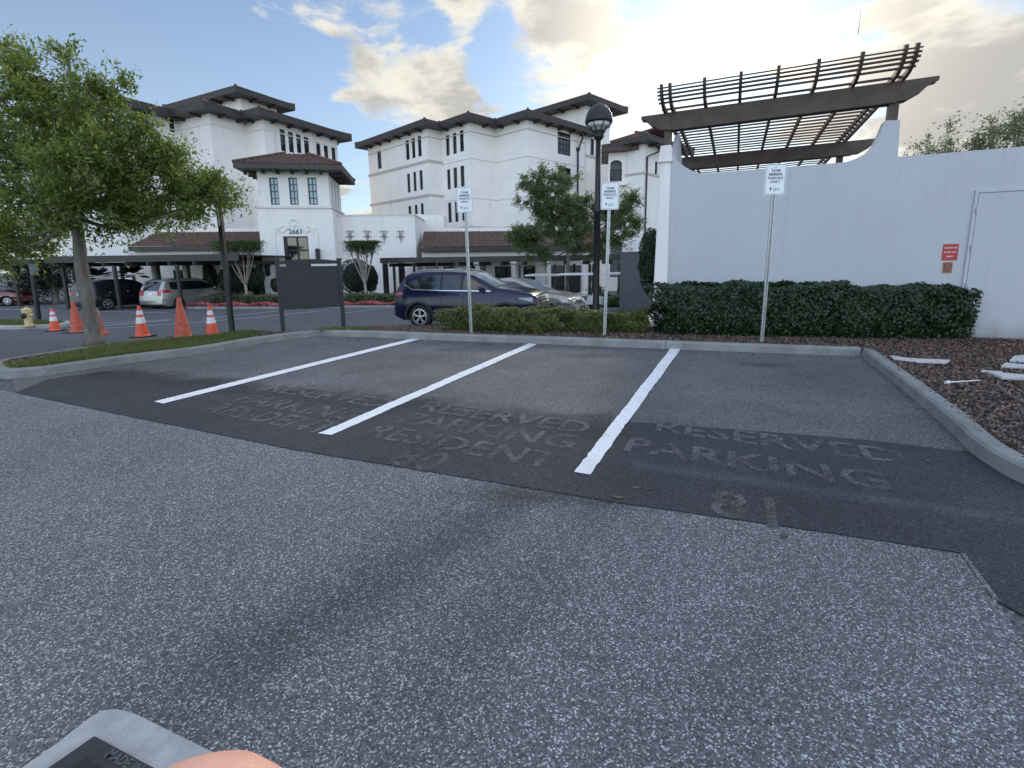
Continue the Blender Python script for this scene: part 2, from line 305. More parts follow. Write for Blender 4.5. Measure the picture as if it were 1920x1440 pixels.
# ---------------------------------------------------------------- mesh helpers
class MB:
    def __init__(s): s.v = []; s.f = []
    def add(s, v, f):
        o = len(s.v); s.v += [Vector(p) for p in v]; s.f += [[i+o for i in q] for q in f]; return s
    def quad(s, a, b, c, d): return s.add([a, b, c, d], [[0, 1, 2, 3]])
    def box(s, c, d, rz=0, m=None):
        x, y, z = d[0]/2, d[1]/2, d[2]/2
        v = [Vector((i, j, k)) for k in (-z, z) for j in (-y, y) for i in (-x, x)]
        mm = m if m is not None else Matrix.Rotation(rz, 3, 'Z')
        v = [mm @ p + Vector(c) for p in v]
        return s.add(v, [[0, 2, 3, 1], [4, 5, 7, 6], [0, 1, 5, 4], [2, 6, 7, 3], [0, 4, 6, 2], [1, 3, 7, 5]])
    def bar(s, a, b, w, h):
        """box from a to b, w across (horizontal), h high"""
        a = Vector(a); b = Vector(b); e = (b-a); l = e.length; e.normalize()
        up = Vector((0, 0, 1)) if abs(e.z) < .95 else Vector((0, 1, 0))
        r = e.cross(up).normalized(); u = r.cross(e)
        v = [p+r*i*w/2+u*j*h/2 for p in (a, b) for j in (-1, 1) for i in (-1, 1)]
        return s.add(v, [[0, 2, 3, 1], [4, 5, 7, 6], [0, 1, 5, 4], [2, 6, 7, 3], [0, 4, 6, 2], [1, 3, 7, 5]])
    def tube(s, pts, rad, n=8, cap=True):
        pts = [Vector(p) for p in pts]; rs = rad if isinstance(rad, (list, tuple)) else [rad]*len(pts)
        o = len(s.v)
        for i, p in enumerate(pts):
            t = (pts[min(i+1, len(pts)-1)]-pts[max(i-1, 0)]).normalized()
            a = t.cross(Vector((0, 0, 1)));  a = a.normalized() if a.length > .05 else Vector((1, 0, 0))
            b = t.cross(a)
            for k in range(n):
                q = 2*math.pi*k/n; s.v.append(p+(a*math.cos(q)+b*math.sin(q))*rs[i])
        for i in range(len(pts)-1):
            for k in range(n):
                k2 = (k+1) % n; s.f.append([o+i*n+k, o+i*n+k2, o+(i+1)*n+k2, o+(i+1)*n+k])
        if cap: s.f.append([o+k for k in range(n)]); s.f.append([o+(len(pts)-1)*n+k for k in range(n-1, -1, -1)])
        return s
    def lathe(s, prof, c=(0, 0, 0), n=20, axis='z', cap=True):
        o = len(s.v); c = Vector(c)
        for (r, h) in prof:
            for k in range(n):
                q = 2*math.pi*k/n
                p = (r*math.cos(q), r*math.sin(q), h) if axis == 'z' else (r*math.cos(q), h, r*math.sin(q))
                s.v.append(c+Vector(p))
        for i in range(len(prof)-1):
            for k in range(n):
                k2 = (k+1) % n; s.f.append([o+i*n+k, o+i*n+k2, o+(i+1)*n+k2, o+(i+1)*n+k])
        if cap: s.f.append([o+k for k in range(n-1, -1, -1)]); s.f.append([o+(len(prof)-1)*n+k for k in range(n)])
        return s
    def prism(s, poly, a, b):
        """poly: list of 3d points, extruded by vectors a..b"""
        n = len(poly); a = Vector(a); b = Vector(b)
        v = [Vector(p)+a for p in poly]+[Vector(p)+b for p in poly]
        f = [list(range(n-1, -1, -1)), list(range(n, 2*n))]+[[i, (i+1) % n, n+(i+1) % n, n+i] for i in range(n)]
        return s.add(v, f)
    def build(s, name, mat, parent=None, smooth=False, world=True, fixn=True, bevel=0):
        me = bpy.data.meshes.new(name)
        inv = parent['_m'].inverted() if False else None
        vs = s.v
        if parent is not None and world:
            mi = PM[parent.name].inverted(); vs = [mi @ p for p in vs]
        me.from_pydata([tuple(p) for p in vs], [], s.f); me.update()
        if fixn:
            bm = bmesh.new(); bm.from_mesh(me); bmesh.ops.recalc_face_normals(bm, faces=bm.faces)
            if bevel: bmesh.ops.bevel(bm, geom=bm.edges[:], offset=bevel, segments=2, affect='EDGES', clamp_overlap=True)
            bm.to_mesh(me); bm.free()
        if smooth: me.polygons.foreach_set('use_smooth', [True]*len(me.polygons))
        me.materials.append(mat)
        o = bpy.data.objects.new(name, me); C.objects.link(o)
        if parent is not None: o.parent = parent
        return o
PM = {}
def tag(o, label=None, cat=None, group=None, kind=None):
    if label: o['label'] = label
    if cat: o['category'] = cat
    if group: o['group'] = group
    if kind: o['kind'] = kind
    return o
def thing(name, label, cat, loc, rz=0, group=None):
    o = bpy.data.objects.new(name, None); C.objects.link(o); o.location = loc; o.rotation_euler = (0, 0, rz)
    PM[o.name] = Matrix.Translation(loc) @ Matrix.Rotation(rz, 4, 'Z'); o.empty_display_size = .3
    return tag(o, label, cat, group)
def structure(o): o['kind'] = 'structure'; return o
def npmesh(name, verts, faces4, mat, parent=None):
    """fast mesh from numpy arrays of quads"""
    me = bpy.data.meshes.new(name)
    if parent is not None:
        mi = np.array(PM[parent.name].inverted()); verts = verts @ mi[:3, :3].T + mi[:3, 3]
    k = faces4.shape[1]
    me.vertices.add(len(verts)); me.vertices.foreach_set('co', verts.astype(np.float32).ravel())
    me.loops.add(faces4.size); me.loops.foreach_set('vertex_index', faces4.astype(np.int32).ravel())
    me.polygons.add(len(faces4)); me.polygons.foreach_set('loop_start', np.arange(0, faces4.size, k, dtype=np.int32))
    me.update(calc_edges=True); me.validate(); me.materials.append(mat)
    o = bpy.data.objects.new(name, me); C.objects.link(o)
    if parent is not None: o.parent = parent
    return o
def leaves(cent, nrm_up=.3, ln=.06, wd=.028, rg=rng, dirs=None, jl=.3):
    n = len(cent); a = rg.normal(size=(n, 3)) if dirs is None else dirs+rg.normal(size=(n, 3))*.5
    a /= np.linalg.norm(a, axis=1)[:, None]
    u = rg.normal(size=(n, 3)); u[:, 2] += nrm_up*3
    b = np.cross(a, u); b /= np.linalg.norm(b, axis=1)[:, None]+1e-9
    c = np.cross(a, b)
    l = ln*(1+rg.uniform(-jl, jl, (n, 1))); w = wd*(1+rg.uniform(-jl, jl, (n, 1)))
    v = np.empty((n, 4, 3)); v[:, 0] = cent-a*l/2; v[:, 1] = cent+b*w/2+c*w*.12; v[:, 2] = cent+a*l/2; v[:, 3] = cent-b*w/2+c*w*.12
    return v.reshape(-1, 3), np.arange(4*n).reshape(n, 4)
def text_mb(txt, size, origin, ex, ey, mb=None, align='CENTER', thick=0.004, font_off=0):
    cu = bpy.data.curves.new('t', 'FONT'); cu.body = txt; cu.size = size; cu.align_x = align; cu.align_y = 'CENTER'; cu.resolution_u = 2; cu.offset = font_off
    o = bpy.data.objects.new('t', cu); C.objects.link(o); dg = bpy.context.evaluated_depsgraph_get(); dg.update()
    me = o.evaluated_get(dg).to_mesh(); mb = mb or MB()
    ex = Vector(ex); ey = Vector(ey); origin = Vector(origin); en = ex.cross(ey).normalized()*thick
    mb.add([origin+ex*v.co.x+ey*v.co.y+en for v in me.vertices], [list(p.vertices) for p in me.polygons])
    o.evaluated_get(dg).to_mesh_clear(); bpy.data.objects.remove(o); bpy.data.curves.remove(cu)
    return mb

# ---------------------------------------------------------------- ground
def ground():
    xs = [-300, -60, -30, -12, 0, 12, 30, 60, 300]; ys = [-60, -5, 0, 5] + TY[1:-1] + [120, 900]
    mb = MB(); mb.v = [Vector((x, y, T(y))) for y in ys for x in xs]; n = len(xs)
    mb.f = [[j*n+i, j*n+i+1, (j+1)*n+i+1, (j+1)*n+i] for j in range(len(ys)-1) for i in range(n-1)]
    structure(mb.build('road', M['road']))
ground()
def sheet(name, poly, dz, mat, step=.6, bumpz=0, grid=True):
    """flat-ish sheet following the terrain inside a polygon of world points"""
    pts = [Vector((p[0], p[1])) for p in poly]; dense = []
    n = len(pts)
    for i in range(n):
        a, b = pts[i], pts[(i+1) % n]; k = max(1, int((b-a).length/step))
        ts = sorted(set([j/k for j in range(k)]+[(y-a.y)/(b.y-a.y) for y in TY[1:-1] if abs(b.y-a.y) > 1e-6 and 0 < (y-a.y)/(b.y-a.y) < 1]))
        dense += [a.lerp(b, t) for t in ts]
    inner = []
    x0, x1 = min(p.x for p in pts), max(p.x for p in pts); y0, y1 = min(p.y for p in pts), max(p.y for p in pts)
    if grid:
        yy = list(np.arange(y0+step/2, y1, step))+[y for y in TY if y0 < y < y1]
        for y in yy:
            for x in np.arange(x0+step/2, x1, step):
                p = Vector((x, y))
                if inside(p, pts) and min((geometry.intersect_point_line(p, pts[i], pts[(i+1) % n])[0].to_2d()-p).length for i in range(n)) > .05: inner.append(p)
    m = len(dense)
    vv, ee, ff, *_ = geometry.delaunay_2d_cdt(dense+inner, [(i, (i+1) % m) for i in range(m)], [], 1, 1e-4)
    mb = MB(); mb.v = [Vector((p.x, p.y, T(p.y)+dz+(random.uniform(-bumpz, bumpz) if bumpz else 0))) for p in vv]; mb.f = [list(f) for f in ff]
    o = mb.build(name, mat, smooth=bool(bumpz), fixn=False)
    if o.data.polygons and o.data.polygons[0].normal.z < 0: o.data.flip_normals()
    return o
def inside(p, poly):
    c = False; n = len(poly)
    for i in range(n):
        a, b = poly[i], poly[(i+1) % n]
        if (a[1] > p[1]) != (b[1] > p[1]) and p[0] < (b[0]-a[0])*(p[1]-a[1])/(b[1]-a[1])+a[0]: c = not c
    return c
def kerb(name, path, width=.16, h=.15, left=True, seg=3.0, closed=False, mat=None, gapoff=0.0):
    """path: inner bottom edge on the ground; the kerb body lies to its left (or right)"""
    pts = [Vector((p[0], p[1])) for p in path]; dense = []
    n = len(pts)
    for i in range(n-1):
        a, b = pts[i], pts[i+1]; k = max(1, int((b-a).length/.25)); dense += [a.lerp(b, j/k) for j in range(k)]
    dense.append(pts[-1])
    prof = [(0, -.05), (.012, h-.03), (.035, h-.006), (.07, h), (width-.01, h), (width, h-.012), (width, -.05)]
    mb = MB(); run = seg*gapoff; start = []
    rows = []
    for i, p in enumerate(dense):
        t = (dense[min(i+1, len(dense)-1)]-dense[max(i-1, 0)]).normalized(); nn = Vector((-t.y, t.x)) if left else Vector((t.y, -t.x))
        rows.append((p, nn, t))
    def ring(p, nn): return [Vector((p.x+nn.x*d, p.y+nn.y*d, T(p.y+nn.y*d)+z)) for d, z in prof]
    cur = [ring(*rows[0][:2])]
    def flush(cur):
        if len(cur) < 2: return
        o = len(mb.v); m = len(prof)
        for r in cur: mb.v += r
        for i in range(len(cur)-1):
            for k in range(m-1): mb.f.append([o+i*m+k, o+i*m+k+1, o+(i+1)*m+k+1, o+(i+1)*m+k])
        mb.f.append([o+k for k in range(m)]); mb.f.append([o+(len(cur)-1)*m+k for k in range(m-1, -1, -1)])
    for i in range(1, len(rows)):
        run += (rows[i][0]-rows[i-1][0]).length
        p, nn, t = rows[i]
        if run > seg and i < len(rows)-1:
            cur.append(ring(p-t*.004, nn)); flush(cur); cur = [ring(p+t*.004, nn)]; run = 0
        else: cur.append(ring(p, nn))
    flush(cur)
    return structure(mb.build(name, mat or M['kerb']))
def catmull(pts, k=6):
    pts = [Vector(p) for p in pts]; out = []
    P = [pts[0]*2-pts[1]]+pts+[pts[-1]*2-pts[-2]]
    for i in range(1, len(P)-2):
        for j in range(k):
            t = j/k; a, b, c, d = P[i-1:i+3]
            out.append(.5*((2*b)+(c-a)*t+(2*a-5*b+4*c-d)*t*t+(-a+3*b-3*c+d)*t**3))
    out.append(pts[-1]); return out

# near aisle: coarse aggregate asphalt, edge follows the newly sealed strip
low = [(-60, 722), (30, 737), (200, 773), (560, 846), (903, 902), (1177, 947), (1527, 997), (1808, 1040), (1870, 1130), (1935, 1230)]
lowW = [G(*p) for p in low]
far_left = [G(-60, 722), Vector((-30, 5.2, 0)), Vector((-60, 2, 0))]
aisle = [Vector((-60, -30, 0)), Vector((40, -30, 0)), Vector((40, -2, 0)), lowW[-1]+Vector((1.0, -1.6, 0))] + lowW[::-1] + [Vector((-14, 7.1, 0)), Vector((-60, 9, 0))]
structure(sheet('road', aisle, .004, M['aisle'], 3, grid=False))
# stall surface and kerbs
Lc = G(602, 631); Rc = G(1614, 669)
rk = catmull([G(1614, 669), G(1690, 731), G(1764, 795), G(1817, 848), G(1860, 879), G(1896, 900), G(1935, 918), G(2010, 950)], 5)
lk = catmull([G(602, 631), G(482, 646), G(380, 664), G(240, 682), G(85, 705), G(20, 711)], 5)
stall = [lowW[1]] + lowW[2:-1] + [lowW[-1]+Vector((1.2, -.8, 0))] + [rk[-1]] + rk[::-1][1:] + lk
structure(sheet('parking_bay_surface', stall, .006, M['stall'], 2, grid=False))
kerb('kerb', [Lc, G(800, 638), G(1000, 645), G(1275, 656), Rc], left=True, seg=3.1, gapoff=.55)
kerb('kerb', rk, left=True, seg=2.1, gapoff=.55)
# left island: finger with a rounded nose
iF = lk[:-1]
nose = catmull([G(85, 705), G(20, 711), G(-12, 706), G(-16, 696), G(8, 688), G(60, 679)], 5)
back = [G(60, 679), G(170, 662), G(300, 650), G(400, 640.5), G(470, 632)]
kerb('kerb', lk[:-5]+nose+back[1:], left=False, seg=3.3, gapoff=.4)
# ---- sealed dark strip
def strip_mat():
    e = (lowW[7]-lowW[1]).normalized(); n = Vector((-e.y, e.x, 0))
    def ex(nt, P, fac):
        f = band(nt, P, fac, G(1180, 870), G(1960, 985), .12, -.55, 2)
        return band(nt, P, f, G(300, 700), G(600, 700), .5, -.2, 2)
    m = asphalt('sealed_asphalt', (.036, .039, .044), (.050, .054, .060), (.095, .10, .105), 110, blot=.3, speckamt=.72, extra=ex, bump=.25)
    return m
M['seal'] = strip_mat()
# mixes with the bay surface through a worn, ragged upper edge
def worn(m, a, b, width):
    nt = m.node_tree; L = nt.links; g = nt.nodes.new('ShaderNodeNewGeometry')
    e = (b-a).normalized(); n = Vector((-e.y, e.x, 0))
    s = nt.nodes.new('ShaderNodeVectorMath'); s.operation = 'DOT_PRODUCT'; L.new(g.outputs['Position'], s.inputs[0]); s.inputs[1].default_value = n
    no = nt.nodes.new('ShaderNodeTexNoise'); no.inputs['Scale'].default_value = 1.3; no.inputs['Detail'].default_value = 8; no.inputs['Roughness'].default_value = .7; L.new(g.outputs['Position'], no.inputs['Vector'])
    q = nt.nodes.new('ShaderNodeMath'); q.operation = 'MULTIPLY_ADD'; L.new(no.outputs['Fac'], q.inputs[0]); q.inputs[1].default_value = width*1.6; L.new(s.outputs['Value'], q.inputs[2])
    mr = nt.nodes.new('ShaderNodeMapRange'); mr.interpolation_type = 'SMOOTHSTEP'; L.new(q.outputs[0], mr.inputs[0]); o = n.dot(a)+width*.8
    mr.inputs[1].default_value = o-width*.7; mr.inputs[2].default_value = o+width*.35; mr.inputs[3].default_value = 1; mr.inputs[4].default_value = 0
    tr = nt.nodes.new('ShaderNodeBsdfTransparent'); mx = nt.nodes.new('ShaderNodeMixShader'); L.new(mr.outputs[0], mx.inputs[0]); L.new(tr.outputs[0], mx.inputs[1])
    L.new(nt.nodes['Principled BSDF'].outputs[0], mx.inputs[2]); L.new(mx.outputs[0], nt.nodes['Material Output'].inputs[0])
M['seal_l'] = M['seal'].copy(); worn(M['seal_l'], G(330, 705), G(1240, 800), .9)
M['seal_r'] = M['seal'].copy()
line3b = [G(1085, 890), G(1190, 792)]
sl = [lowW[1], lowW[2], lowW[3], lowW[4], lowW[5], G(1185, 793), G(1130, 745), G(800, 690), G(560, 655), G(420, 664), G(240, 690), G(90, 712)]
structure(sheet('sealed_patch', sl, .010, M['seal_l'], 2, grid=False))
sr = [lowW[5], lowW[6], lowW[7], lowW[8], lowW[9]+Vector((.3, -.2, 0)), rk[-1]+Vector((0, -.1, 0)), G(1905, 904), G(1817, 849.5), G(1640, 828), G(1400, 808), G(1186, 793)]
structure(sheet('sealed_patch', sr, .010, M['seal_r'], 2, grid=False))
# ridge at the old pavement edge
mb = MB(); a = G(1805, 1040); b = G(1868, 1128); mb.bar(a+Vector((0, 0, .004)), b+Vector((0, 0, .004)), .02, .014); structure(mb.build('pavement_joint', M['aisle']))

# bright lines
def strip(mb, a, b, w0, w1=None, dz=.016, st=.4):
    a = Vector(a); b = Vector(b); w1 = w1 or w0; e = (b-a); e.z = 0; l = e.length; e.normalize(); n = Vector((-e.y, e.x, 0)); k = max(1, int(l/st))
    ts = sorted(set([j/k for j in range(k+1)]+[(y-a.y)/(b.y-a.y) for y in TY[1:-1] if abs(b.y-a.y) > 1e-6 and 0 < (y-a.y)/(b.y-a.y) < 1]))
    o = len(mb.v)
    for t in ts:
        p = a.lerp(b, t); w = w0+(w1-w0)*t; j = random.uniform(-.003, .003)
        for s in (-1, 1): q = p+n*(s*w/2+j); mb.v.append(Vector((q.x, q.y, T(q.y)+dz)))
    for i in range(len(ts)-1): mb.f.append([o+2*i, o+2*i+2, o+2*i+3, o+2*i+1])
def line_between(name, l0, l1, r0, r1, mat):
    """painted stripe from its two edges at near and far end"""
    a0, a1, b0, b1 = G(*l0), G(*r0), G(*l1), G(*r1); mb = MB(); k = 90
    for i in range(k+1):
        t = i/k; j = Vector((random.uniform(-.003, .003), 0, 0))
        for p, q in ((a0, b0), (a1, b1)): r = p.lerp(q, t)+Vector((random.gauss(0, .0035)+.004*math.sin(t*23), random.gauss(0, .003), 0)); mb.v.append(Vector((r.x, r.y, T(r.y)+.016)))
    mb.f = [[2*i, 2*i+1, 2*i+3, 2*i+2] for i in range(k)]
    o = mb.build(name, mat); return structure(o)
line_between('bay_line', (288, 755), (776, 635), (305, 759), (787, 637.5), M['paint'])
line_between('bay_line', (597, 815), (992, 645), (622, 818), (1007, 647), M['paint'])
line_between('bay_line', (1076, 888), (1257, 655), (1106, 893), (1276, 656), M['paint'])
# drive markings
for pts, w in ([(172, 617), (337, 607), (480, 595.5), (615, 581.5)], .13), ([(380, 597.5), (524, 583), (600, 577)], .12), ([(190, 611.5), (317, 600.5)], .13), ([(200, 606), (322, 599)], .12), ([(-60, 578), (0, 579.5), (312, 586.5)], .12), ([(640, 588), (740, 576)], .1):
    mb = MB()
    for i in range(len(pts)-1): strip(mb, G(*pts[i]), G(*pts[i+1]), w, dz=.008)
    structure(mb.build('road_marking', M['oldpaint']))

# ghost lettering left by removed paint
su = (G(1004, 645)-G(600, 816)); su.z = 0; su.normalize(); sv = Vector((su.y, -su.x, 0))
def ghost(txt, px, size, sx=1.0, sy=1.35):
    mb = MB(); p = G(*px)
    cu = text_mb(txt, size, (p.x, p.y, 0), sv*sx, su*sy, mb, 'CENTER', .0135, .006)
    structure(mb.build('worn_lettering', M['ghost']))
ghost('RESERVED', (935, 783), .36, 1.25); ghost('PARKING', (905, 808), .36, 1.3); ghost('RESIDENT', (850, 836), .36, 1.25, 1.3); ghost('80', (786, 865), .40, 1.2)
ghost('RESERVED', (610, 743), .36, 1.25); ghost('PARKING', (555, 765), .36, 1.3); ghost('RESIDENT', (500, 785), .36, 1.2, 1.3)
ghost('RESERVED', (1440, 828), .36, 1.25); ghost('PARKING', (1395, 868), .36, 1.3); ghost('81', (1405, 958), .40, 1.25)

# ---------------------------------------------------------------- planting beds
bedR = [G(1614, 669), G(1275, 656), G(1000, 645), G(800, 638), Lc]
kw = Vector((0, .13, 0))
backL = [p for p in back]
islandL = [Vector((p.x, p.y, 0)) for p in (lk[:-6]+nose+back[1:])]
bed_front = [Vector((p.x+.06, p.y+.13, 0)) for p in (Lc, G(800, 638), G(1000, 645), G(1275, 656), Rc)]
bed_right = [Vector((p.x+.14, p.y+.08, 0)) for p in rk[1:]]
bedpoly = [Vector((-6.3, 11.0, 0))] + bed_front + bed_right + [Vector((14, 2.2, 0)), Vector((16, 8, 0)), Vector((9, 10.5, 0)), Vector((3.2, 12.6, 0)), Vector((-2, 13.0, 0)), Vector((-4.6, 12.6, 0)), Vector((-6.0, 12.0, 0))]
def ground_patch(poly, dz, name, mat): return structure(sheet(name, poly, dz, mat, .7, .012))
bed2 = [Vector((-4.75, 11.1, 0))]+bed_front+bed_right+[Vector((14, 2.2, 0)), Vector((16, 8, 0)), Vector((9, 10.5, 0)), Vector((3.2, 12.4, 0)), Vector((1.5, 12.5, 0)), Vector((-2.0, 12.6, 0)), Vector((-4.2, 12.3, 0))]
ground_patch(bed2, .115, 'planting_bed', M['soil'])
# rear kerb of the bed along the drive
rear = [G(470, 632), Vector((-4.2, 12.42, 0)), Vector((-2, 12.72, 0)), Vector((1.5, 12.62, 0)), Vector((3.0, 12.55, 0))]
isl = lk[:-6]+nose+back[1:]
def shrink(poly, d):
    c = []; n = len(poly); P = [Vector((p[0], p[1])) for p in poly]
    area = sum(P[i].x*P[(i+1) % n].y-P[(i+1) % n].x*P[i].y for i in range(n)); s = 1 if area > 0 else -1
    for i in range(n):
        a, b, e = P[i-1], P[i], P[(i+1) % n]; t = (e-a).normalized(); c.append(b+Vector((-t.y, t.x))*d*s)
    return [Vector((p.x, p.y, 0)) for p in c]
isl_in = shrink(isl, .12)
ground_patch(isl_in, .118, 'planting_bed', M['soil'])
def scatter(poly, n, rg=rng):
    P = np.array([(p[0], p[1]) for p in poly]); lo = P.min(0); hi = P.max(0); out = []
    while len(out) < n:
        q = rg.uniform(lo, hi, (n, 2)); c = np.zeros(len(q), bool)
        for i in range(len(P)):
            a, b = P[i], P[(i+1) % len(P)]; m = (a[1] > q[:, 1]) != (b[1] > q[:, 1])
            with np.errstate(divide='ignore', invalid='ignore'): xx = (b[0]-a[0])*(q[:, 1]-a[1])/(b[1]-a[1])+a[0]
            c ^= m & (q[:, 0] < xx)
        out += list(q[c])
    return np.array(out[:n])
def chips(poly, n, name, label, ln=.05, wd=.016, dz=.13, keep=None):
    q = scatter(poly, n)
    if keep is not None: q = q[keep(q)]
    n = len(q); z = np.interp(q[:, 1], TY, TZ)+dz+rng.uniform(-.004, .022, n); c = np.column_stack([q, z])
    d = rng.normal(size=(n, 3)); d[:, 2] *= .25
    v, f = leaves(c, 1.2, ln, wd, dirs=d, jl=.5)
    o = npmesh(name, v, f, M['mulch']); tag(o, label, 'mulch', kind='stuff')
near = [p for p in bed_front]+bed_right+[Vector((14, 2.2, 0)), Vector((13, 7, 0)), Vector((9, 8.8, 0)), Vector((4.5, 10.9, 0)), Vector((-2.0, 12.6, 0)), Vector((-4.2, 12.3, 0)), Vector((-4.75, 11.1, 0))]
chips(near, 85000, 'bark_mulch', 'brown bark chips covering the planting bed between kerb, hedge and white wall', .06, .02)
def isl_keep(q): return rng.uniform(size=len(q)) < np.where((q[:, 0] < -7.6) | (q[:, 0] > -6.1), 1, .12)
chips(isl_in, 9000, 'bark_mulch', 'bark chips at both ends of the narrow tree island', .05, .018, .125, isl_keep)
# grass on the tree island
def blades(poly, n, hgt, name, label, mat, keep=None, dz=.12, w=.012):
    q = scatter(poly, n)
    if keep is not None: q = q[keep(q)]
    n = len(q); z = np.interp(q[:, 1], TY, TZ)+dz; h = hgt*rng.uniform(.5, 1.2, n)
    th = rng.uniform(0, 2*np.pi, n); ox = np.cos(th)*w/2; oy = np.sin(th)*w/2; lean = rng.normal(size=(n, 2))*h[:, None]*.45
    v = np.empty((n, 3, 3)); v[:, 0] = np.column_stack([q[:, 0]-ox, q[:, 1]-oy, z]); v[:, 1] = np.column_stack([q[:, 0]+ox, q[:, 1]+oy, z])
    v[:, 2] = np.column_stack([q[:, 0]+lean[:, 0], q[:, 1]+lean[:, 1], z+h])
    o = npmesh(name, v.reshape(-1, 3), np.arange(3*n).reshape(n, 3), mat); tag(o, label, 'grass', kind='stuff')
def gk(q): 
    e = np.clip((q[:, 0]+8.1)/.6, 0, 1)*np.clip((-5.6-q[:, 0])/1.1, 0, 1); return rng.uniform(size=len(q)) < e
blades(isl_in, 60000, .085, 'grass', 'short green grass and ground cover around the tree trunk on the island', M['grass'], gk, w=.016)
gp = [Vector((-4.75, 11.1, 0)), Vector((-3.4, 11.0, 0)), Vector((-3.4, 11.6, 0)), Vector((-4.6, 12.0, 0))]
blades(gp, 900, .10, 'grass', 'thin weedy grass at the foot of the charcoal board', M['grass'], w=.014)

# ---------------------------------------------------------------- hydrant island at far left
hp = catmull([G(-80, 617.5), G(20, 618), G(100, 615), G(128, 611.5), G(132, 607.5), G(100, 605), G(30, 604), G(-80, 606)], 4)
kerb('kerb', hp, left=True, h=.13, mat=M['conc'])
hin = shrink(hp, .12); ground_patch(hin, .10, 'planting_bed', M['soil'])
blades(hin, 9000, .07, 'grass', 'dry grass on the far left island beside the hydrant', M['grass'], dz=.1, w=.02)

# ---------------------------------------------------------------- building helpers
def panel(mb, p0, p1, z0, z1, holes=(), depth=.14):
    """vertical wall face p0->p1 with real openings [(t0,t1,za,zb)], reveals going inward (left of p0->p1)"""
    p0 = Vector((p0[0], p0[1], 0)); p1 = Vector((p1[0], p1[1], 0)); e = (p1-p0); l = e.length; e.normalize(); n = Vector((-e.y, e.x, 0))
    ts = sorted(set([0, l]+[t for h in holes for t in h[:2]])); zs = sorted(set([z0, z1]+[z for h in holes for z in h[2:]]))
    P = lambda t, z, d=0: Vector((p0.x+e.x*t+n.x*d, p0.y+e.y*t+n.y*d, z))
    for i in range(len(ts)-1):
        for j in range(len(zs)-1):
            tm, zm = (ts[i]+ts[i+1])/2, (zs[j]+zs[j+1])/2
            if any(h[0] < tm < h[1] and h[2] < zm < h[3] for h in holes): continue
            mb.quad(P(ts[i], zs[j]), P(ts[i+1], zs[j]), P(ts[i+1], zs[j+1]), P(ts[i], zs[j+1]))
    for (a, b, c, d) in holes:
        mb.quad(P(a, c), P(a, d), P(a, d, depth), P(a, c, depth)); mb.quad(P(b, c), P(b, c, depth), P(b, d, depth), P(b, d))
        mb.quad(P(a, c), P(a, c, depth), P(b, c, depth), P(b, c)); mb.quad(P(a, d), P(b, d), P(b, d, depth), P(a, d, depth))
    return mb
def window(parent, p0, p1, h, cols=2, rows=2, depth=.12, fw=.06, mull=.035, frame=None, glass=None, name='window'):
    p0 = Vector((p0[0], p0[1], 0)); p1 = Vector((p1[0], p1[1], 0)); e = (p1-p0).normalized(); n = Vector((-e.y, e.x, 0))
    a, b, c, d = h; P = lambda t, z, q=0: Vector((p0.x+e.x*t+n.x*q, p0.y+e.y*t+n.y*q, z))
    m = MB(); q = depth
    def bar(t0, t1, z0, z1, th=.05):
        m.prism([P(t0, z0, q), P(t1, z0, q), P(t1, z1, q), P(t0, z1, q)], (0, 0, 0), -n*th)
    bar(a, a+fw, c, d); bar(b-fw, b, c, d); bar(a+fw, b-fw, c, c+fw); bar(a+fw, b-fw, d-fw, d)
    for i in range(1, cols):
        t = a+(b-a)*i/cols; bar(t-mull/2, t+mull/2, c+fw, d-fw, .03)
    for j in range(1, rows):
        z = c+(d-c)*j/rows; bar(a+fw, b-fw, z-mull/2, z+mull/2, .034 if rows != 2 else .045)
    w = m.build(name, frame or M['frame'], parent)
    g = MB(); g.quad(P(a, c, q+.01), P(b, c, q+.01), P(b, d, q+.01), P(a, d, q+.01)); PM[w.name] = PM[parent.name]
    g.build('pane', glass or M['glass'], w)
    return w
def offset_poly(poly, d):
    """offset outward, poly CCW when seen from above"""
    n = len(poly); out = []
    for i in range(n):
        a, b, c = [Vector((poly[k % n][0], poly[k % n][1])) for k in (i-1, i, i+1)]
        e1 = (b-a).normalized(); e2 = (c-b).normalized(); n1 = Vector((e1.y, -e1.x)); n2 = Vector((e2.y, -e2.x))
        m = (n1+n2); m = m/max(.2, m.dot(n1)); out.append(b+m*d)
    return out
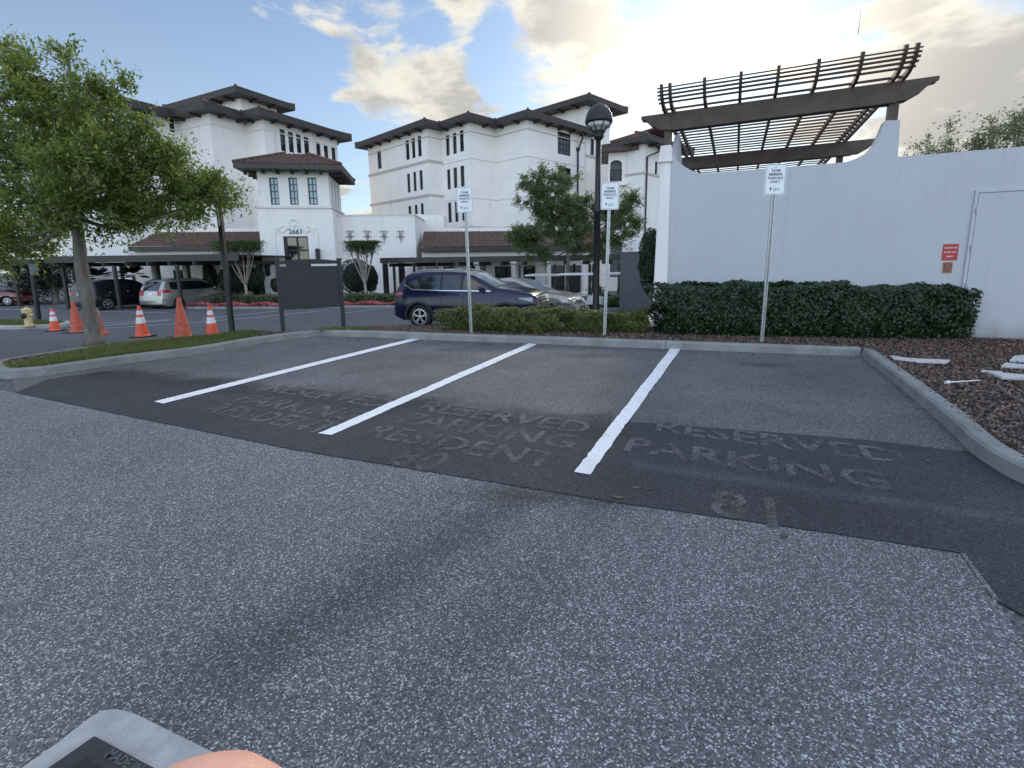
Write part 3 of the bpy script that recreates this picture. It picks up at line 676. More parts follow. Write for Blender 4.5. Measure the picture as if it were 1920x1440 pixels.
def tileslope(mb, a, b, c, d, pitch=.30, row=.42, amp=.05):
    """a-b eave, d-c ridge; corrugated barrel tiles with stepped courses"""
    a, b, c, d = map(Vector, (a, b, c, d)); w = (b-a).length
    if w < .2: return
    n = max(1, int(w/pitch)); ln = max(((d-a).length+(c-b).length)/2, .1); rows = max(1, int(ln/row))
    nn = (b-a).cross(d-a).normalized()
    if nn.z < 0: nn = -nn
    K = 4
    nx = n*K
    e = (b-a)/w; up = ((d-a)-e*(d-a).dot(e)); 
    for r in range(rows):
        v0, v1 = r/rows, (r+1)/rows; o = len(mb.v)
        for (v, lift) in ((v0, .035), (v1, 0.0)):
            A = a.lerp(d, v); B = b.lerp(c, v)
            A0 = a.lerp(d, v0); B0 = b.lerp(c, v0)
            for i in range(nx+1):
                # constant position along the eave so that barrels run straight up the slope
                t = i/nx*w; lo = (A-a).dot(e); hi = (B-a).dot(e)
                tt = min(max(t, lo), hi); h = amp*abs(math.sin(math.pi*i/K)) + lift
                base = A+e*(tt-lo)
                mb.v.append(base+nn*h)
        for i in range(nx): mb.f.append([o+i, o+i+1, o+nx+2+i, o+nx+1+i])
        # riser
        o2 = len(mb.v)
        A = a.lerp(d, v0); B = b.lerp(c, v0); lo = (A-a).dot(e); hi = (B-a).dot(e)
        for i in range(nx+1):
            tt = min(max(i/nx*w, lo), hi); mb.v.append(A+e*(tt-lo)-nn*.01)
        for i in range(nx): mb.f.append([o+i, o2+i, o2+i+1, o+i+1])
def hiproof(parent, poly, z, over=.9, fh=.38, inset=3.0, rise=1.1, tile='tile', brackets=True, bsp=1.2, skip=(), ridges=True, name='roof'):
    """poly CCW; adds roof (tiles), fascia/soffit and brackets"""
    n = len(poly); ov = offset_poly(poly, over); inn = offset_poly(poly, -inset); st = offset_poly(poly, .003)
    f = MB()
    for i in range(n):
        j = (i+1) % n; a, b = ov[i], ov[j]; c, d = st[j], st[i]
        A = lambda p, zz: Vector((p.x, p.y, zz))
        f.quad(A(a, z), A(b, z), A(b, z+fh), A(a, z+fh)); f.quad(A(a, z), A(d, z-.0), A(c, z-.0), A(b, z))
        m1, m2 = a.lerp(inn[i], .12), b.lerp(inn[j], .12); f.quad(A(a, z+fh), A(b, z+fh), A(m2, z+fh+.02), A(m1, z+fh+.02))
    r = f.build(name, M['fascia'], parent); PM[r.name] = PM[parent.name]
    t = MB()
    for i in range(n):
        if i in skip: continue
        j = (i+1) % n; A = lambda p, zz: Vector((p.x, p.y, zz))
        tileslope(t, A(ov[i], z+fh+.02), A(ov[j], z+fh+.02), A(inn[j], z+fh+rise), A(inn[i], z+fh+rise))
    t.build('tiles', M[tile], r)
    g = MB(); g.add([Vector((p.x, p.y, z+fh+rise-.02)) for p in inn], [list(range(n))]); 
    if ridges:
        for i in range(n): g.tube([Vector((ov[i].x, ov[i].y, z+fh+.09)), Vector((inn[i].x, inn[i].y, z+fh+rise+.07))], .11, 6)
    g.build('ridge_tiles', M[tile], r)
    if brackets:
        for i in range(n):
            j = (i+1) % n; a = Vector(poly[i][:2]); b = Vector(poly[j][:2]); e = (b-a); l = e.length; e.normalize(); nn = Vector((e.y, -e.x)); k = int(l/bsp)
            for q in range(k):
                p = a+e*((q+.5)*l/k); s = Vector((p.x+nn.x*.01, p.y+nn.y*.01, z-.09)); bk = MB(); bk.bar(s, s+Vector((nn.x, nn.y, 0))*(over-.12), .16, .17); bk.build('bracket', M['dark'], r)
    return r
def course(mb, p0, p1, z, h=.16, d=.09, ext=0):
    p0 = Vector((p0[0], p0[1], 0)); p1 = Vector((p1[0], p1[1], 0)); e = (p1-p0).normalized(); n = Vector((e.y, -e.x, 0))
    mb.prism([p0-e*ext+Vector((0, 0, z)), p1+e*ext+Vector((0, 0, z)), p1+e*ext+n*d+Vector((0, 0, z)), p0-e*ext+n*d+Vector((0, 0, z))], (0, 0, 0), (0, 0, h))
def col_hit(P, e, px, py=400):
    """point on the horizontal line P + t e seen in pixel column px"""
    t, _ = onp(px, py, P, e); return P+e*t

# ---------------------------------------------------------------- apartment building on the right (four storeys, stepped)
def poly_walls(parent, poly, z0, z1, holes={}, mat='stucco', name='wall'):
    n = len(poly); mb = MB()
    for i in range(n): panel(mb, poly[i], poly[(i+1) % n], z0, z1, holes.get(i, ()))
    return mb.build(name, M[mat], parent, fixn=False)
def hole_px(P, e, x0, x1, y0, y1):
    t0, _ = onp(x0, (y0+y1)/2, P, e); t1, _ = onp(x1, (y0+y1)/2, P, e); xm = (x0+x1)/2
    _, za = onp(xm, y1, P, e); _, zb = onp(xm, y0, P, e); return (t0, t1, za, zb)
GB = T(45)
def building_b():
    dL, dR = azv(-46.3), azv(46.3); dn = -dL
    P1 = at(803, 300, 46); P1.z = 0
    P0 = col_hit(P1, dL, 697); P2 = col_hit(P1, dR, 833); P3 = col_hit(P2, dn, 885); P4 = col_hit(P3, dR, 932); P5 = col_hit(P4, dn, 990); P6 = col_hit(P5, dR, 1096)
    for p in (P0, P2, P3, P4, P5, P6): p.z = 0
    A = np.array([[dL.x, -dR.x], [dL.y, -dR.y]]); s = np.linalg.solve(A, np.array([P0.x-P6.x, P0.y-P6.y])); Q = P6+dL*float(s[0])
    poly = [P0, P1, P2, P3, P4, P5, P6, Q]
    print('B', [tuple(round(c, 1) for c in p) for p in poly])
    _, z1 = onp(803, 240, P1, dL)
    root = thing('apartment_building', 'white four storey stucco building with dark eaves in the middle, behind the blue car', 'building', (P5.x, P5.y, GB))
    e0 = (P1-P0).normalized(); e2 = (P3-P2).normalized(); e5 = (P6-P5).normalized(); H_ = {0: [], 2: [], 5: []}
    zz = lambda x, y: (640+x/3, 140+y/3)
    def add(i, P, e, x0, x1, y0, y1): a = zz(x0, y0); b = zz(x1, y1); H_[i].append(hole_px(P, e, a[0], b[0], a[1], b[1]))
    for w in [(203, 225, 427, 530), (362, 382, 368, 480), (396, 415, 356, 470), (430, 450, 344, 460), (370, 388, 556, 664), (405, 422, 546, 656), (440, 458, 537, 648), (378, 396, 738, 850), (413, 430, 731, 840), (447, 464, 723, 830)]: add(0, P0, e0, *w)
    for w in [(588, 608, 340, 456), (627, 648, 328, 446), (666, 688, 313, 433), (595, 614, 533, 646), (631, 652, 522, 638), (670, 692, 512, 630), (600, 620, 720, 832), (638, 658, 714, 828), (677, 698, 708, 822)]: add(2, P2, e2, *w)
    for w in [(1217, 1290, 327, 452), (1220, 1292, 522, 640)]: add(5, P5, e5, *w)
    poly_walls(root, poly, GB-1, z1, H_)
    for i, (P, Qn) in {0: (P0, P1), 2: (P2, P3), 5: (P5, P6)}.items():
        for h in H_[i]: window(root, P, Qn, h, 1 if i != 5 else 4, 2 if i != 5 else 4, fw=.07 if i != 5 else .06)
    c = MB()
    for ya in (490, 683):
        _, zc = onp(803, 140+ya/3, P1, dL); course(c, P0, P1, zc, .2, .1, .1); course(c, P1, P2, zc, .2, .098, 0)
    _, zc = onp(885, 140+470/3, P3, dL)
    for zq in (zc, zc-3.4):
        for a, b in ((P2, P3), (P3, P4), (P4, P5), (P5, P6)): course(c, a, b, zq, .05, .02)
    for i in range(7): course(c, poly[i], poly[i+1], z1-.75, .08, .04)
    for a, b in ((P2, P3), (P3, P4), (P4, P5), (P5, P6)): course(c, a, b, onp(885, 428, P3, dL)[1], .2, .1)
    c.build('string_course', M['course'], root)
    hiproof(root, poly, z1, .95, .42, 1.3, .55, 'tile', bsp=1.6)
    d = MB(); p = col_hit(P5, dR, 1081); n = Vector((dR.y, -dR.x, 0)); p = p+n*.12
    d.tube([(p.x+n.x*.6, p.y+n.y*.6, z1-.05), (p.x+n.x*.55, p.y+n.y*.55, z1-.5), (p.x, p.y, z1-1.5), (p.x, p.y, GB)], .09, 8); d.lathe([(.1, 0), (.2, .25), (.2, .4)], (p.x, p.y, z1-1.7), 8)
    d.build('downspout', M['black'], root)
    # taller stair block behind
    Pc = at(1098, 300, 49.5); Pc.z = 0
    L0 = Pc+dL*11; R0 = col_hit(Pc, dR, 1140); R0.z = 0; bk = [L0, Pc, R0, R0+dL*11]
    _, zt = onp(1098, 197, Pc, dR)
    r2 = thing('stair_block', 'taller white block with overhanging roof rising behind the street lamp', 'building', (Pc.x, Pc.y, GB))
    er = (R0-Pc).normalized(); hw = [hole_px(Pc, er, 1107, 1114, 260, 291)]
    poly_walls(r2, bk, GB-1, zt, {1: hw}); window(r2, Pc, R0, hw[0], 1, 2)
    hiproof(r2, bk, zt, 1.3, .45, 2.0, .8, 'tile', bsp=1.6)
    c = MB(); _, zc = onp(1098, 293, Pc, dR); course(c, Pc, R0, zc, .2, .1); course(c, L0, Pc, zc, .2, .1, .1); c.build('string_course', M['course'], r2)
    # right wing with balcony arch, further to the right
    Pc = at(1207, 300, 42); Pc.z = 0; L0 = col_hit(Pc, dL, 1172); L0.z = 0; R0 = Pc+dR*6
    _, zt = onp(1207, 269, Pc, dR)
    r3 = thing('apartment_wing', 'white wing with tiled roof and arched balcony between lamp and white wall', 'building', (Pc.x, Pc.y, GB))
    e = (R0-Pc).normalized(); hw = [hole_px(Pc, e, 1228, 1233, 303, 329)]
    bk = [L0, Pc, R0, R0+dL*(L0-Pc).length]
    poly_walls(r3, bk, GB-1, zt, {1: hw}); window(r3, Pc, R0, hw[0], 1, 2)
    hiproof(r3, bk, zt, 1.0, .35, 2.2, 1.3, 'tile', bsp=1.2)
    c = MB(); _, zc = onp(1207, 326, Pc, dR); course(c, Pc, R0, zc, .18, .08); course(c, L0, Pc, zc, .18, .08, .08); c.build('string_course', M['course'], r3)
    d = MB(); n = Vector((e.y, -e.x, 0)); p = Pc+e*.4+n*.1; d.tube([(p.x+n.x*.8+e.x*2, p.y+n.y*.8+e.y*2, zt-.1), (p.x, p.y, zt-1.0), (p.x, p.y, GB)], .08, 8); d.build('downspout', M['black'], r3)
    # recessed balcony bay
    B0 = at(1139, 400, 43.5); B0.z = 0; B1 = at(1173, 400, 43.2); B1.z = 0; eb = (B1-B0).normalized(); nb = Vector((eb.y, -eb.x, 0)); _, zb = onp(1155, 286, B0, eb)
    hs = [hole_px(B0, eb, 1144, 1166, 300, 341), hole_px(B0, eb, 1144, 1166, 392, 432), hole_px(B0, eb, 1144, 1166, 455, 520)]
    mb = MB(); bp = [B0, B1, B1-nb*4, B0-nb*4]; panel(mb, B0, B1, GB-1, zb, hs, .5); [panel(mb, bp[i], bp[(i+1) % 4], GB-1, zb) for i in (1, 2, 3)]; mb.build('wall', M['stucco'], r3, fixn=False)
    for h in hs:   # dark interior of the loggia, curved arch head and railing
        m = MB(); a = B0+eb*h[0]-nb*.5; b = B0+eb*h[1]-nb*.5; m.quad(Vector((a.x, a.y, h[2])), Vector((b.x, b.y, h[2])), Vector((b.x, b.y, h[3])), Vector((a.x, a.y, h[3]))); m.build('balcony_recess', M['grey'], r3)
    m = MB(); h = hs[0]; w = h[1]-h[0]; cz = h[3]-w*.35
    for s in (0, 1):
        pts = [(h[0] if s == 0 else h[1], h[3])]
        for k in range(7):
            q = math.pi/2*k/6; x = w/2*(1-math.cos(q)) if s == 0 else w-w/2*(1-math.cos(q)); pts.append((h[0]+x, cz+w*.35*math.sin(q)))
        m.prism([B0+eb*t+nb*.003+Vector((0, 0, z)) for t, z in pts], (0, 0, 0), -nb*.3)
    m.build('arch', M['stucco'], r3)
    for h in hs[:2]:
        m = MB()
        for k in range(9): q = B0+eb*(h[0]+(h[1]-h[0])*k/8)+nb*.02; m.tube([(q.x, q.y, h[2]), (q.x, q.y, h[2]+1)], .015, 4)
        a = B0+eb*h[0]+nb*.02; b = B0+eb*h[1]+nb*.02; m.tube([(a.x, a.y, h[2]+1), (b.x, b.y, h[2]+1)], .03, 4); m.build('railing', M['black'], r3)
    m = MB(); m.prism([B0-eb*.1+Vector((0, 0, hs[0][2]-.35)), B1+eb*.1+Vector((0, 0, hs[0][2]-.35)), B1+eb*.1+nb*.5+Vector((0, 0, hs[0][2]-.35)), B0-eb*.1+nb*.5+Vector((0, 0, hs[0][2]-.35))], (0, 0, 0), (0, 0, .3))
    m.build('balcony_ledge', M['stucco'], r3)
    hiproof(r3, bp, zb, .9, .3, 1.2, .7, 'tile', brackets=False)
    l = MB(); q = B1+eb*.9+nb*.2; l.box((q.x, q.y, onp(1176, 455, B0, eb)[1]), (.35, .3, .6)); l.box((q.x-.2, q.y+.1, onp(1176, 455, B0, eb)[1]+.25), (.5, .08, .08)); l.build('wall_lamp', M['black'], r3)
    # curved buttress at the foot of the wing
    m = MB(); q0 = at(1190, 470, 41.2); e = Vector((1, 0, 0)); pts = []
    for k in range(9): t = k/8; pts.append(Vector((q0.x+1.6*t, q0.y, q0.z+1.9*t*t)))
    m.prism(pts+[Vector((q0.x+1.6, q0.y, GB)), Vector((q0.x, q0.y, GB))], (0, 0, 0), (0, .5, 0)); m.build('buttress', M['stucco'], r3)
building_b()

# ---------------------------------------------------------------- apartment building on the left
def building_a():
    dL, dR = azv(-63), azv(27); dn = -dL
    a2 = at(401, 300, 40); a2.z = 0; a1 = col_hit(a2, dL, 353); a0 = col_hit(a1, -dR, 229); am = col_hit(a0, dL, 104)
    a3 = col_hit(a2, dR, 477); a4 = col_hit(a3, dn, 509); a5 = col_hit(a4, dR, 641)
    for p in (a1, a0, am, a3, a4, a5): p.z = 0
    A = np.array([[dL.x, -dR.x], [dL.y, -dR.y]]); s = np.linalg.solve(A, np.array([am.x-a5.x, am.y-a5.y])); Q = a5+dL*float(s[0])
    poly = [am, a0, a1, a2, a3, a4, a5, Q]
    print('A', [tuple(round(c, 1) for c in p) for p in poly])
    _, z1 = onp(401, 210, a2, dL); root = thing('apartment_building', 'white four storey stucco building on the left, partly hidden by the big tree', 'building', (a2.x, a2.y, GB))
    zz = lambda x, y: (150+x/3.491, 140+y/3.491); H_ = {1: [], 5: [], 0: []}; e1 = (a1-a0).normalized(); e5 = (a5-a4).normalized(); e0 = (a0-am).normalized()
    def add(i, P, e, x0, x1, y0, y1): a = zz(x0, y0); b = zz(x1, y1); H_[i].append(hole_px(P, e, a[0], b[0], a[1], b[1]))
    for w in [(1312, 1345, 359, 500), (1366, 1398, 376, 508), (1418, 1448, 392, 512), (1468, 1500, 409, 522), (1548, 1576, 444, 545), (1598, 1625, 460, 552), (1648, 1673, 476, 565)]: add(5, a4, e5, *w)
    for w in [(368, 430, 235, 362), (603, 650, 537, 665), (585, 618, 285, 375)]: add(1, a0, e1, *w)
    for w in [(85, 106, 1055, 1102), (-60, 0, 500, 640), (60, 120, 480, 620), (60, 120, 760, 880)]: add(0, am, e0, *w)
    poly_walls(root, poly, GB-1, z1, H_)
    for i, (P, Qn) in {1: (a0, a1), 5: (a4, a5), 0: (am, a0)}.items():
        for h in H_[i]: window(root, P, Qn, h, 2 if i != 5 else 1, 4 if i == 1 else 2, fw=.07)
    c = MB(); segs = [(poly[i], poly[i+1]) for i in range(6)]
    for a, b in segs: course(c, a, b, z1-.8, .07, .04)
    _, zc = onp(640, 140+818/3.491, a4, dR); course(c, a4, a5, zc, .2, .1)
    _, zc = onp(401, 427, a2, dR)
    for a, b in segs[2:5]: course(c, a, b, zc, .15, .07)
    # raised surround framing the group of four windows
    hh = H_[5]; w0, w1 = hh[0][0]-.7, hh[3][1]+.5; n = Vector((e5.y, -e5.x, 0))
    for (t0, t1, za, zb) in ((w0, w1, hh[0][3]+.35, hh[0][3]+.5), (w0, w1, hh[0][2]-.35, hh[0][2]-.15), (w0, w0+.2, hh[0][2]-.15, hh[0][3]+.35), (w1, w1+.2, hh[0][2]-.35, hh[0][3]+.5)):
        c.prism([a4+e5*t0+Vector((0, 0, za)), a4+e5*t1+Vector((0, 0, za)), a4+e5*t1+Vector((0, 0, zb)), a4+e5*t0+Vector((0, 0, zb))], n*.003, n*.12)
    c.build('string_course', M['trim'], root)
    hiproof(root, poly, z1, 1.0, .48, 1.4, .6, 'tiledark', bsp=1.5)
    # upper penthouse
    pc = at(462, 300, 46.5); pc.z = 0; r0 = col_hit(pc, dR, 536); r0.z = 0; pl = [pc+dL*9, pc, r0, r0+dL*9]; _, zt = onp(462, 187, pc, dR)
    p2 = MB(); [panel(p2, pl[i], pl[(i+1) % 4], z1-2, zt) for i in range(4)]; p2.build('penthouse_wall', M['stucco'], root, fixn=False)
    hiproof(root, pl, zt, 1.2, .45, 2.2, .6, 'tiledark', bsp=1.6, name='penthouse_roof')
    d = MB(); p = am+e0*3+Vector((e0.y, -e0.x, 0))*.12; d.tube([(p.x, p.y, z1-.2), (p.x, p.y, GB)], .09, 8); d.build('downspout', M['black'], root)
building_a()

# ---------------------------------------------------------------- entrance tower
def tower():
    e = azv(80); sd = azv(-10); P = at(483, 400, 33); P.z = 0; g = T(33)
    R1 = col_hit(P, e, 623.5); R1.z = 0; D = 4.6; w = (R1-P).length
    root = thing('entrance_tower', 'white square entrance tower with clay hip roof and number 2661 over its door', 'tower', (P.x, P.y, g))
    _, zc = onp(555, 390, P, e); low_ = [P, R1, R1+sd*D, P+sd*D]
    n = Vector((e.y, -e.x, 0))
    door = hole_px(P, e, 535, 581, 443, 545); door = (door[0], door[1], g+.02, door[3])
    poly_walls(root, low_, g-.6, zc, {0: [door]})
    U0 = P+e*.14-n*.14; U1 = R1-e*.14-n*.14; up = [U0, U1, U1+sd*(D-.28), U0+sd*(D-.28)]; _, zt = onp(550, 322, U0, e)
    hs = [hole_px(U0, e, a, b, 333, 384) for a, b in ((506, 522.3), (542.3, 558.5), (577.7, 594.5))]
    hside = [(1.0+k*1.1, 1.45+k*1.1, hs[0][2], hs[0][3]) for k in range(3)]
    poly_walls(root, up, zc-.05, zt, {0: hs, 1: hside})
    for h in hs: window(root, U0, U1, h, 2, 4, frame=M['framebl'], glass=M['glassblue'], fw=.07, mull=.06)
    for h in hside: window(root, U1, up[2], h, 1, 4, frame=M['framebl'])
    c = MB()
    for i in range(4): course(c, low_[i], low_[(i+1) % 4], zc-.02, .14, .09, .09)
    c.build('string_course', M['trim'], root)
    # door with transom
    d = MB(); a, b, z0, z1 = door; q = -n*.16
    Pt = lambda t, z, k=.16: P+e*t-n*k+Vector((0, 0, z))
    def br(t0, t1, za, zb, th=.08): d.prism([Pt(t0, za), Pt(t1, za), Pt(t1, zb), Pt(t0, zb)], (0, 0, 0), n*th)
    br(a, a+.2, z0, z1); br(b-.07, b, z0, z1); br(a+.2, b-.07, z1-.08, z1); m_ = (a+.2+b-.07)/2; br(m_-.05, m_+.05, z0, z1-.08); zt2 = z1-1.0; br(a+.2, m_-.05, zt2, zt2+.1, .07); br(m_+.05, b-.07, zt2, zt2+.1, .07)
    dd = d.build('door', M['black'], root); PM[dd.name] = PM[root.name]; gl = MB(); gl.quad(Pt(a, z0, .165), Pt(b, z0, .165), Pt(b, z1, .165), Pt(a, z1, .165)); gl.build('pane', M['glass'], dd)
    # carved surround: stepped outline of relief blocks
    s = MB(); t0, zz0 = onp(512, 470, P, e); t1, _ = onp(599, 470, P, e); zb = onp(512, 520, P, e)[1]; z_top = onp(555, 424, P, e)[1]
    s2 = onp(555, 409, P, e)[1]; mid = (t0+t1)/2
    pts = [(t0, zb), (t0, z_top-.35)]
    for k in range(9): q = math.pi*k/8; pts.append((t0+.35-.35*math.cos(q)*.6, z_top-.35+.28*math.sin(q)))
    for k in range(9): q = math.pi*k/8; pts.append((mid-.45*math.cos(q)*.9, z_top+(s2-z_top)*math.sin(q)**.8))
    pts += [(t1-(t-t0), z) for t, z in reversed(pts[:11])]
    outer = pts; inner = [(mid+(t-mid)*.86, zb if z == zb else z-.12) for t, z in pts]
    o = len(s.v); N_ = len(outer)
    for k in (0, .05):
        for t, z in outer: s.v.append(P+e*t+n*(k+.003)+Vector((0, 0, z)))
        for t, z in inner: s.v.append(P+e*t+n*(k+.003)+Vector((0, 0, z)))
    for i in range(N_-1):
        s.f.append([o+2*N_+i, o+2*N_+i+1, o+3*N_+i+1, o+3*N_+i]); s.f.append([o+i, o+i+1, o+2*N_+i+1, o+2*N_+i]); s.f.append([o+N_+i, o+N_+i+1, o+3*N_+i+1, o+3*N_+i])
    for k in range(7):
        t = t0+.25+(t1-t0-.5)*k/6; s.lathe([(.0, 0), (.13, .0), (.10, .05), (.0, .07)], (0, 0, 0), 8)
        ctr = P+e*t+n*.003+Vector((0, 0, z_top-.15 + .2*math.sin(math.pi*k/6)))
        for q in range(len(s.v)-32, len(s.v)): v = s.v[q]; s.v[q] = ctr+e*v.x+Vector((0, 0, v.y))+n*v.z
    s.build('carved_surround', M['stucco'], root)
    # house number
    tb = MB(); tn, zn = onp(554.7, 434.7, P, e); text_mb('2661', .46, P+e*tn+Vector((0, 0, zn)), e, (0, 0, 1), tb, thick=.03, font_off=.008)
    tb.build('house_number', M['signt'], root, fixn=False)
    for px in (489.5, 503.5, 597):
        l = MB(); t, z = onp(px, 507 if px < 550 else 478, P, e); c0 = P+e*t+n*.16+Vector((0, 0, z))
        l.box(c0, (.26, .24, .6), math.atan2(e.y, e.x)); l.lathe([(.2, 0), (.16, .08), (.02, .16)], c0+Vector((0, 0, .3)), 8); l.lathe([(.03, -.1), (.14, 0)], c0+Vector((0, 0, -.3)), 8); l.box(c0-n*.14+Vector((0, 0, .1)), (.08, .2, .1), math.atan2(e.y, e.x))
        l.build('wall_lantern', M['black'], root)
    hiproof(root, up, zt, 1.05, .30, (U1-U0).length/2-.75, 1.15, 'tiledark', bsp=.8)
    # low white wing with iron ornaments
    W0 = R1+sd*1.2; W0 = Vector((W0.x, W0.y, 0)); ew = azv(88); W1 = col_hit(W0, ew, 779, 440); W1.z = 0; _, zw = onp(700, 404.5, W0, ew); wr = thing('low_wing', 'low white flat roofed wing with four iron ornaments beside the tower', 'building', (W0.x, W0.y, g))
    nb = Vector((ew.y, -ew.x, 0)); wl = [W0, W1, W1-nb*6, W0-nb*6]
    hd = [hole_px(W0, ew, 718, 729, 490, 556), hole_px(W0, ew, 748, 760, 490, 556)]
    poly_walls(wr, wl, g-.6, zw, {0: hd}); 
    for h in hd: window(wr, W0, W1, h, 2, 5)
    c = MB(); 
    for i in range(4): course(c, wl[i], wl[(i+1) % 4], zw, .08, .05, .05)
    cap = MB(); cap.add([Vector((p.x, p.y, zw+.04)) for p in wl], [[0, 1, 2, 3]]); cap.build('roof', M['conc'], wr)
    c.build('coping', M['trim'], wr)
    _, zc2 = onp(700, 452, W0, ew)
    for px in (656.5, 689, 720.5, 751.5):
        t, z = onp(px, 442, W0, ew); c0 = W0+ew*t+nb*.05+Vector((0, 0, z)); o = MB()
        for k in (-.09, .09): o.bar(c0+ew*k+Vector((0, 0, -.25)), c0+ew*k+Vector((0, 0, .33)), .025, .025)
        o.bar(c0+Vector((0, 0, -.5)), c0+Vector((0, 0, .2)), .03, .03)
        o.bar(c0-ew*.22+Vector((0, 0, .33)), c0+ew*.22+Vector((0, 0, .33)), .03, .03); o.bar(c0-ew*.26+Vector((0, 0, -.05)), c0+ew*.26+Vector((0, 0, -.05)), .03, .03)
        for s_ in (-1, 1): o.tube([c0+ew*s_*.22+Vector((0, 0, .33)), c0+ew*s_*.27+Vector((0, 0, .26)), c0+ew*s_*.22+Vector((0, 0, .2))], .015, 5); o.tube([c0+ew*s_*.26+Vector((0, 0, -.05)), c0+ew*s_*.3+Vector((0, 0, -.12))], .015, 5)
        o.build('iron_ornament', M['frame'], wr)
    return P, R1, W1, g
TP, TR, TW, TG = tower()

# ---------------------------------------------------------------- tiled arcades left and right of the tower
def arcade(px0, px1, y_eave0, y_eave1, y_ridge0, y0, y1, name, label, cols, doors):
    A = at(px0, y_eave0, y0); B = at(px1, y_eave1, y1); g = T((y0+y1)/2); z = (A.z+B.z)/2; A.z = B.z = 0
    e = (B-A).normalized(); n = Vector((e.y, -e.x, 0)); L = (B-A).length; root = thing(name, label, 'building', (A.x, A.y, g))
    rise = onp((px0+px1)/2, y_ridge0, A-n*3.2, e)[1]-z
    t = MB(); tileslope(t, A+n*.5+Vector((0, 0, z)), B+n*.5+Vector((0, 0, z)), B-n*3.0+Vector((0, 0, z+rise)), A-n*3.0+Vector((0, 0, z+rise)), .28, .4); t.build('roof', M['tile'], root)
    f = MB(); f.prism([A+n*.5+Vector((0, 0, z-.32)), B+n*.5+Vector((0, 0, z-.32)), B+n*.5+Vector((0, 0, z-.03)), A+n*.5+Vector((0, 0, z-.03))], (0, 0, 0), -n*.06); f.build('fascia', M['fascia'], root); f = MB()
    f.prism([A+n*.44+Vector((0, 0, z-.34)), B+n*.44+Vector((0, 0, z-.34)), B+Vector((0, 0, z-.30)), A+Vector((0, 0, z-.30))], (0, 0, 0), (0, 0, .05)); f.build('soffit', M['fascia'], root)
    w = MB(); w.prism([A+Vector((0, 0, z-.75)), B+Vector((0, 0, z-.75)), B+Vector((0, 0, z-.31)), A+Vector((0, 0, z-.31))], (0, 0, 0), -n*.4); w.build('beam', M['trim'], root)
    for k in range(cols):
        p = A+e*(L*(k+.5)/cols)-n*.2; c = MB(); c.lathe([(.30, g), (.30, g+.25), (.2, g+.3), (.18, z-1.35), (.3, z-1.25), (.3, z-1.15), (.22, z-1.1), (.34, z-.9), (.34, z-.75)], (p.x, p.y, 0), 12); c.build('column', M['trim'], root, smooth=False)
    bw0, bw1 = A-n*3, B-n*3; hs = [(L*u-w_/2, L*u+w_/2, g+.02, g+2.3) for u, w_ in doors]
    b = MB(); panel(b, bw0, bw1, g-.5, z+rise+.3, hs, .2); b.build('back_wall', M['stucco'], root, fixn=False)
    for h in hs: window(root, bw0, bw1, h, 2, 3, .15)
    return root
arcade(790, 1128, 456, 468, 434, 35.2, 36.6, 'tiled_arcade', 'long clay tiled arcade running behind the parked cars to the right of the tower', 5, [(.12, 1.4), (.3, 1.2), (.47, 1.6), (.62, 1.0), (.78, 1.6), (.9, 1.2)])
arcade(250, 486, 466, 456, 436, 33.5, 34.2, 'tiled_arcade', 'short clay tiled arcade between big tree and tower', 4, [(.15, 1.2), (.45, 1.6), (.8, 1.2)])
# plant housing on the roof behind the low wing
mb = MB(); a = at(778, 415, 40); b = at(832, 415, 40); mb.prism([Vector((a.x, a.y, 1)), Vector((b.x, b.y, 1)), Vector((b.x, b.y, at(800, 404, 40).z)), Vector((a.x, a.y, at(800, 401, 40).z))], (0, 0, 0), (0, 3, 0))
o = mb.build('parapet_block', M['stucco']); tag(o, 'small white parapet block above the arcade tiles, right of the low wing', 'building')


# ---------------------------------------------------------------- dark timber carports
def carport(name, label, pts_front, depth, zb, zt, posts, gy):
    """pts_front: front edge world points left to right"""
    a = pts_front[0]; g = T(a.y); root = thing(name, label, 'carport', (a.x, a.y, g))
    s = MB(); r = MB(); n_ = len(pts_front)
    for i in range(n_-1):
        p, q = pts_front[i], pts_front[i+1]; e = (q-p).normalized(); nn = Vector((-e.y, e.x, 0))
        F_ = lambda v, z: Vector((v.x, v.y, z))
        s.prism([F_(p, zb), F_(q, zb), F_(q, zt), F_(p, zt)], (0, 0, 0), nn*.09); s.build('fascia', M['fascia'], root); s = MB(); s.prism([F_(p+nn*depth, zb), F_(q+nn*depth, zb), F_(q+nn*depth, zt), F_(p+nn*depth, zt)], (0, 0, 0), -nn*.09); s.build('fascia', M['fascia'], root); s = MB()
        r.prism([F_(p+nn*.09, zt-.10), F_(q+nn*.09, zt-.10), F_(q+nn*(depth-.09), zt-.10), F_(p+nn*(depth-.09), zt-.10)], (0, 0, 0), (0, 0, .06))
        L = (q-p).length; k = max(1, int(L/1.2))
        for j in range(k): c = p+e*(L*(j+.5)/k); r.bar(F_(c-nn*.25, zb-.12), F_(c+nn*(depth+.25), zb-.12), .1, .22)
    r.build('roof', M['dark'], root)
    for (px, py, back) in posts:
        p = G(px, py); 
        if back: p = p+Vector((-p.x/45, 1, 0))*0 + Vector((0, depth-1.2, 0))
        gz = T(p.y); m = MB(); m.box((p.x, p.y, (gz+zb-.2)/2), (.15, .15, zb-.2-gz)); m.box((p.x, p.y, gz+.1), (.2, .2, .2)); m.build('post', M['dark'], root)
    return root
Yc = 28.4
cl = [at(x, 480, Yc-.2*i) for i, x in enumerate((82, 220, 340, 446))]
for p in cl: p.z = 0
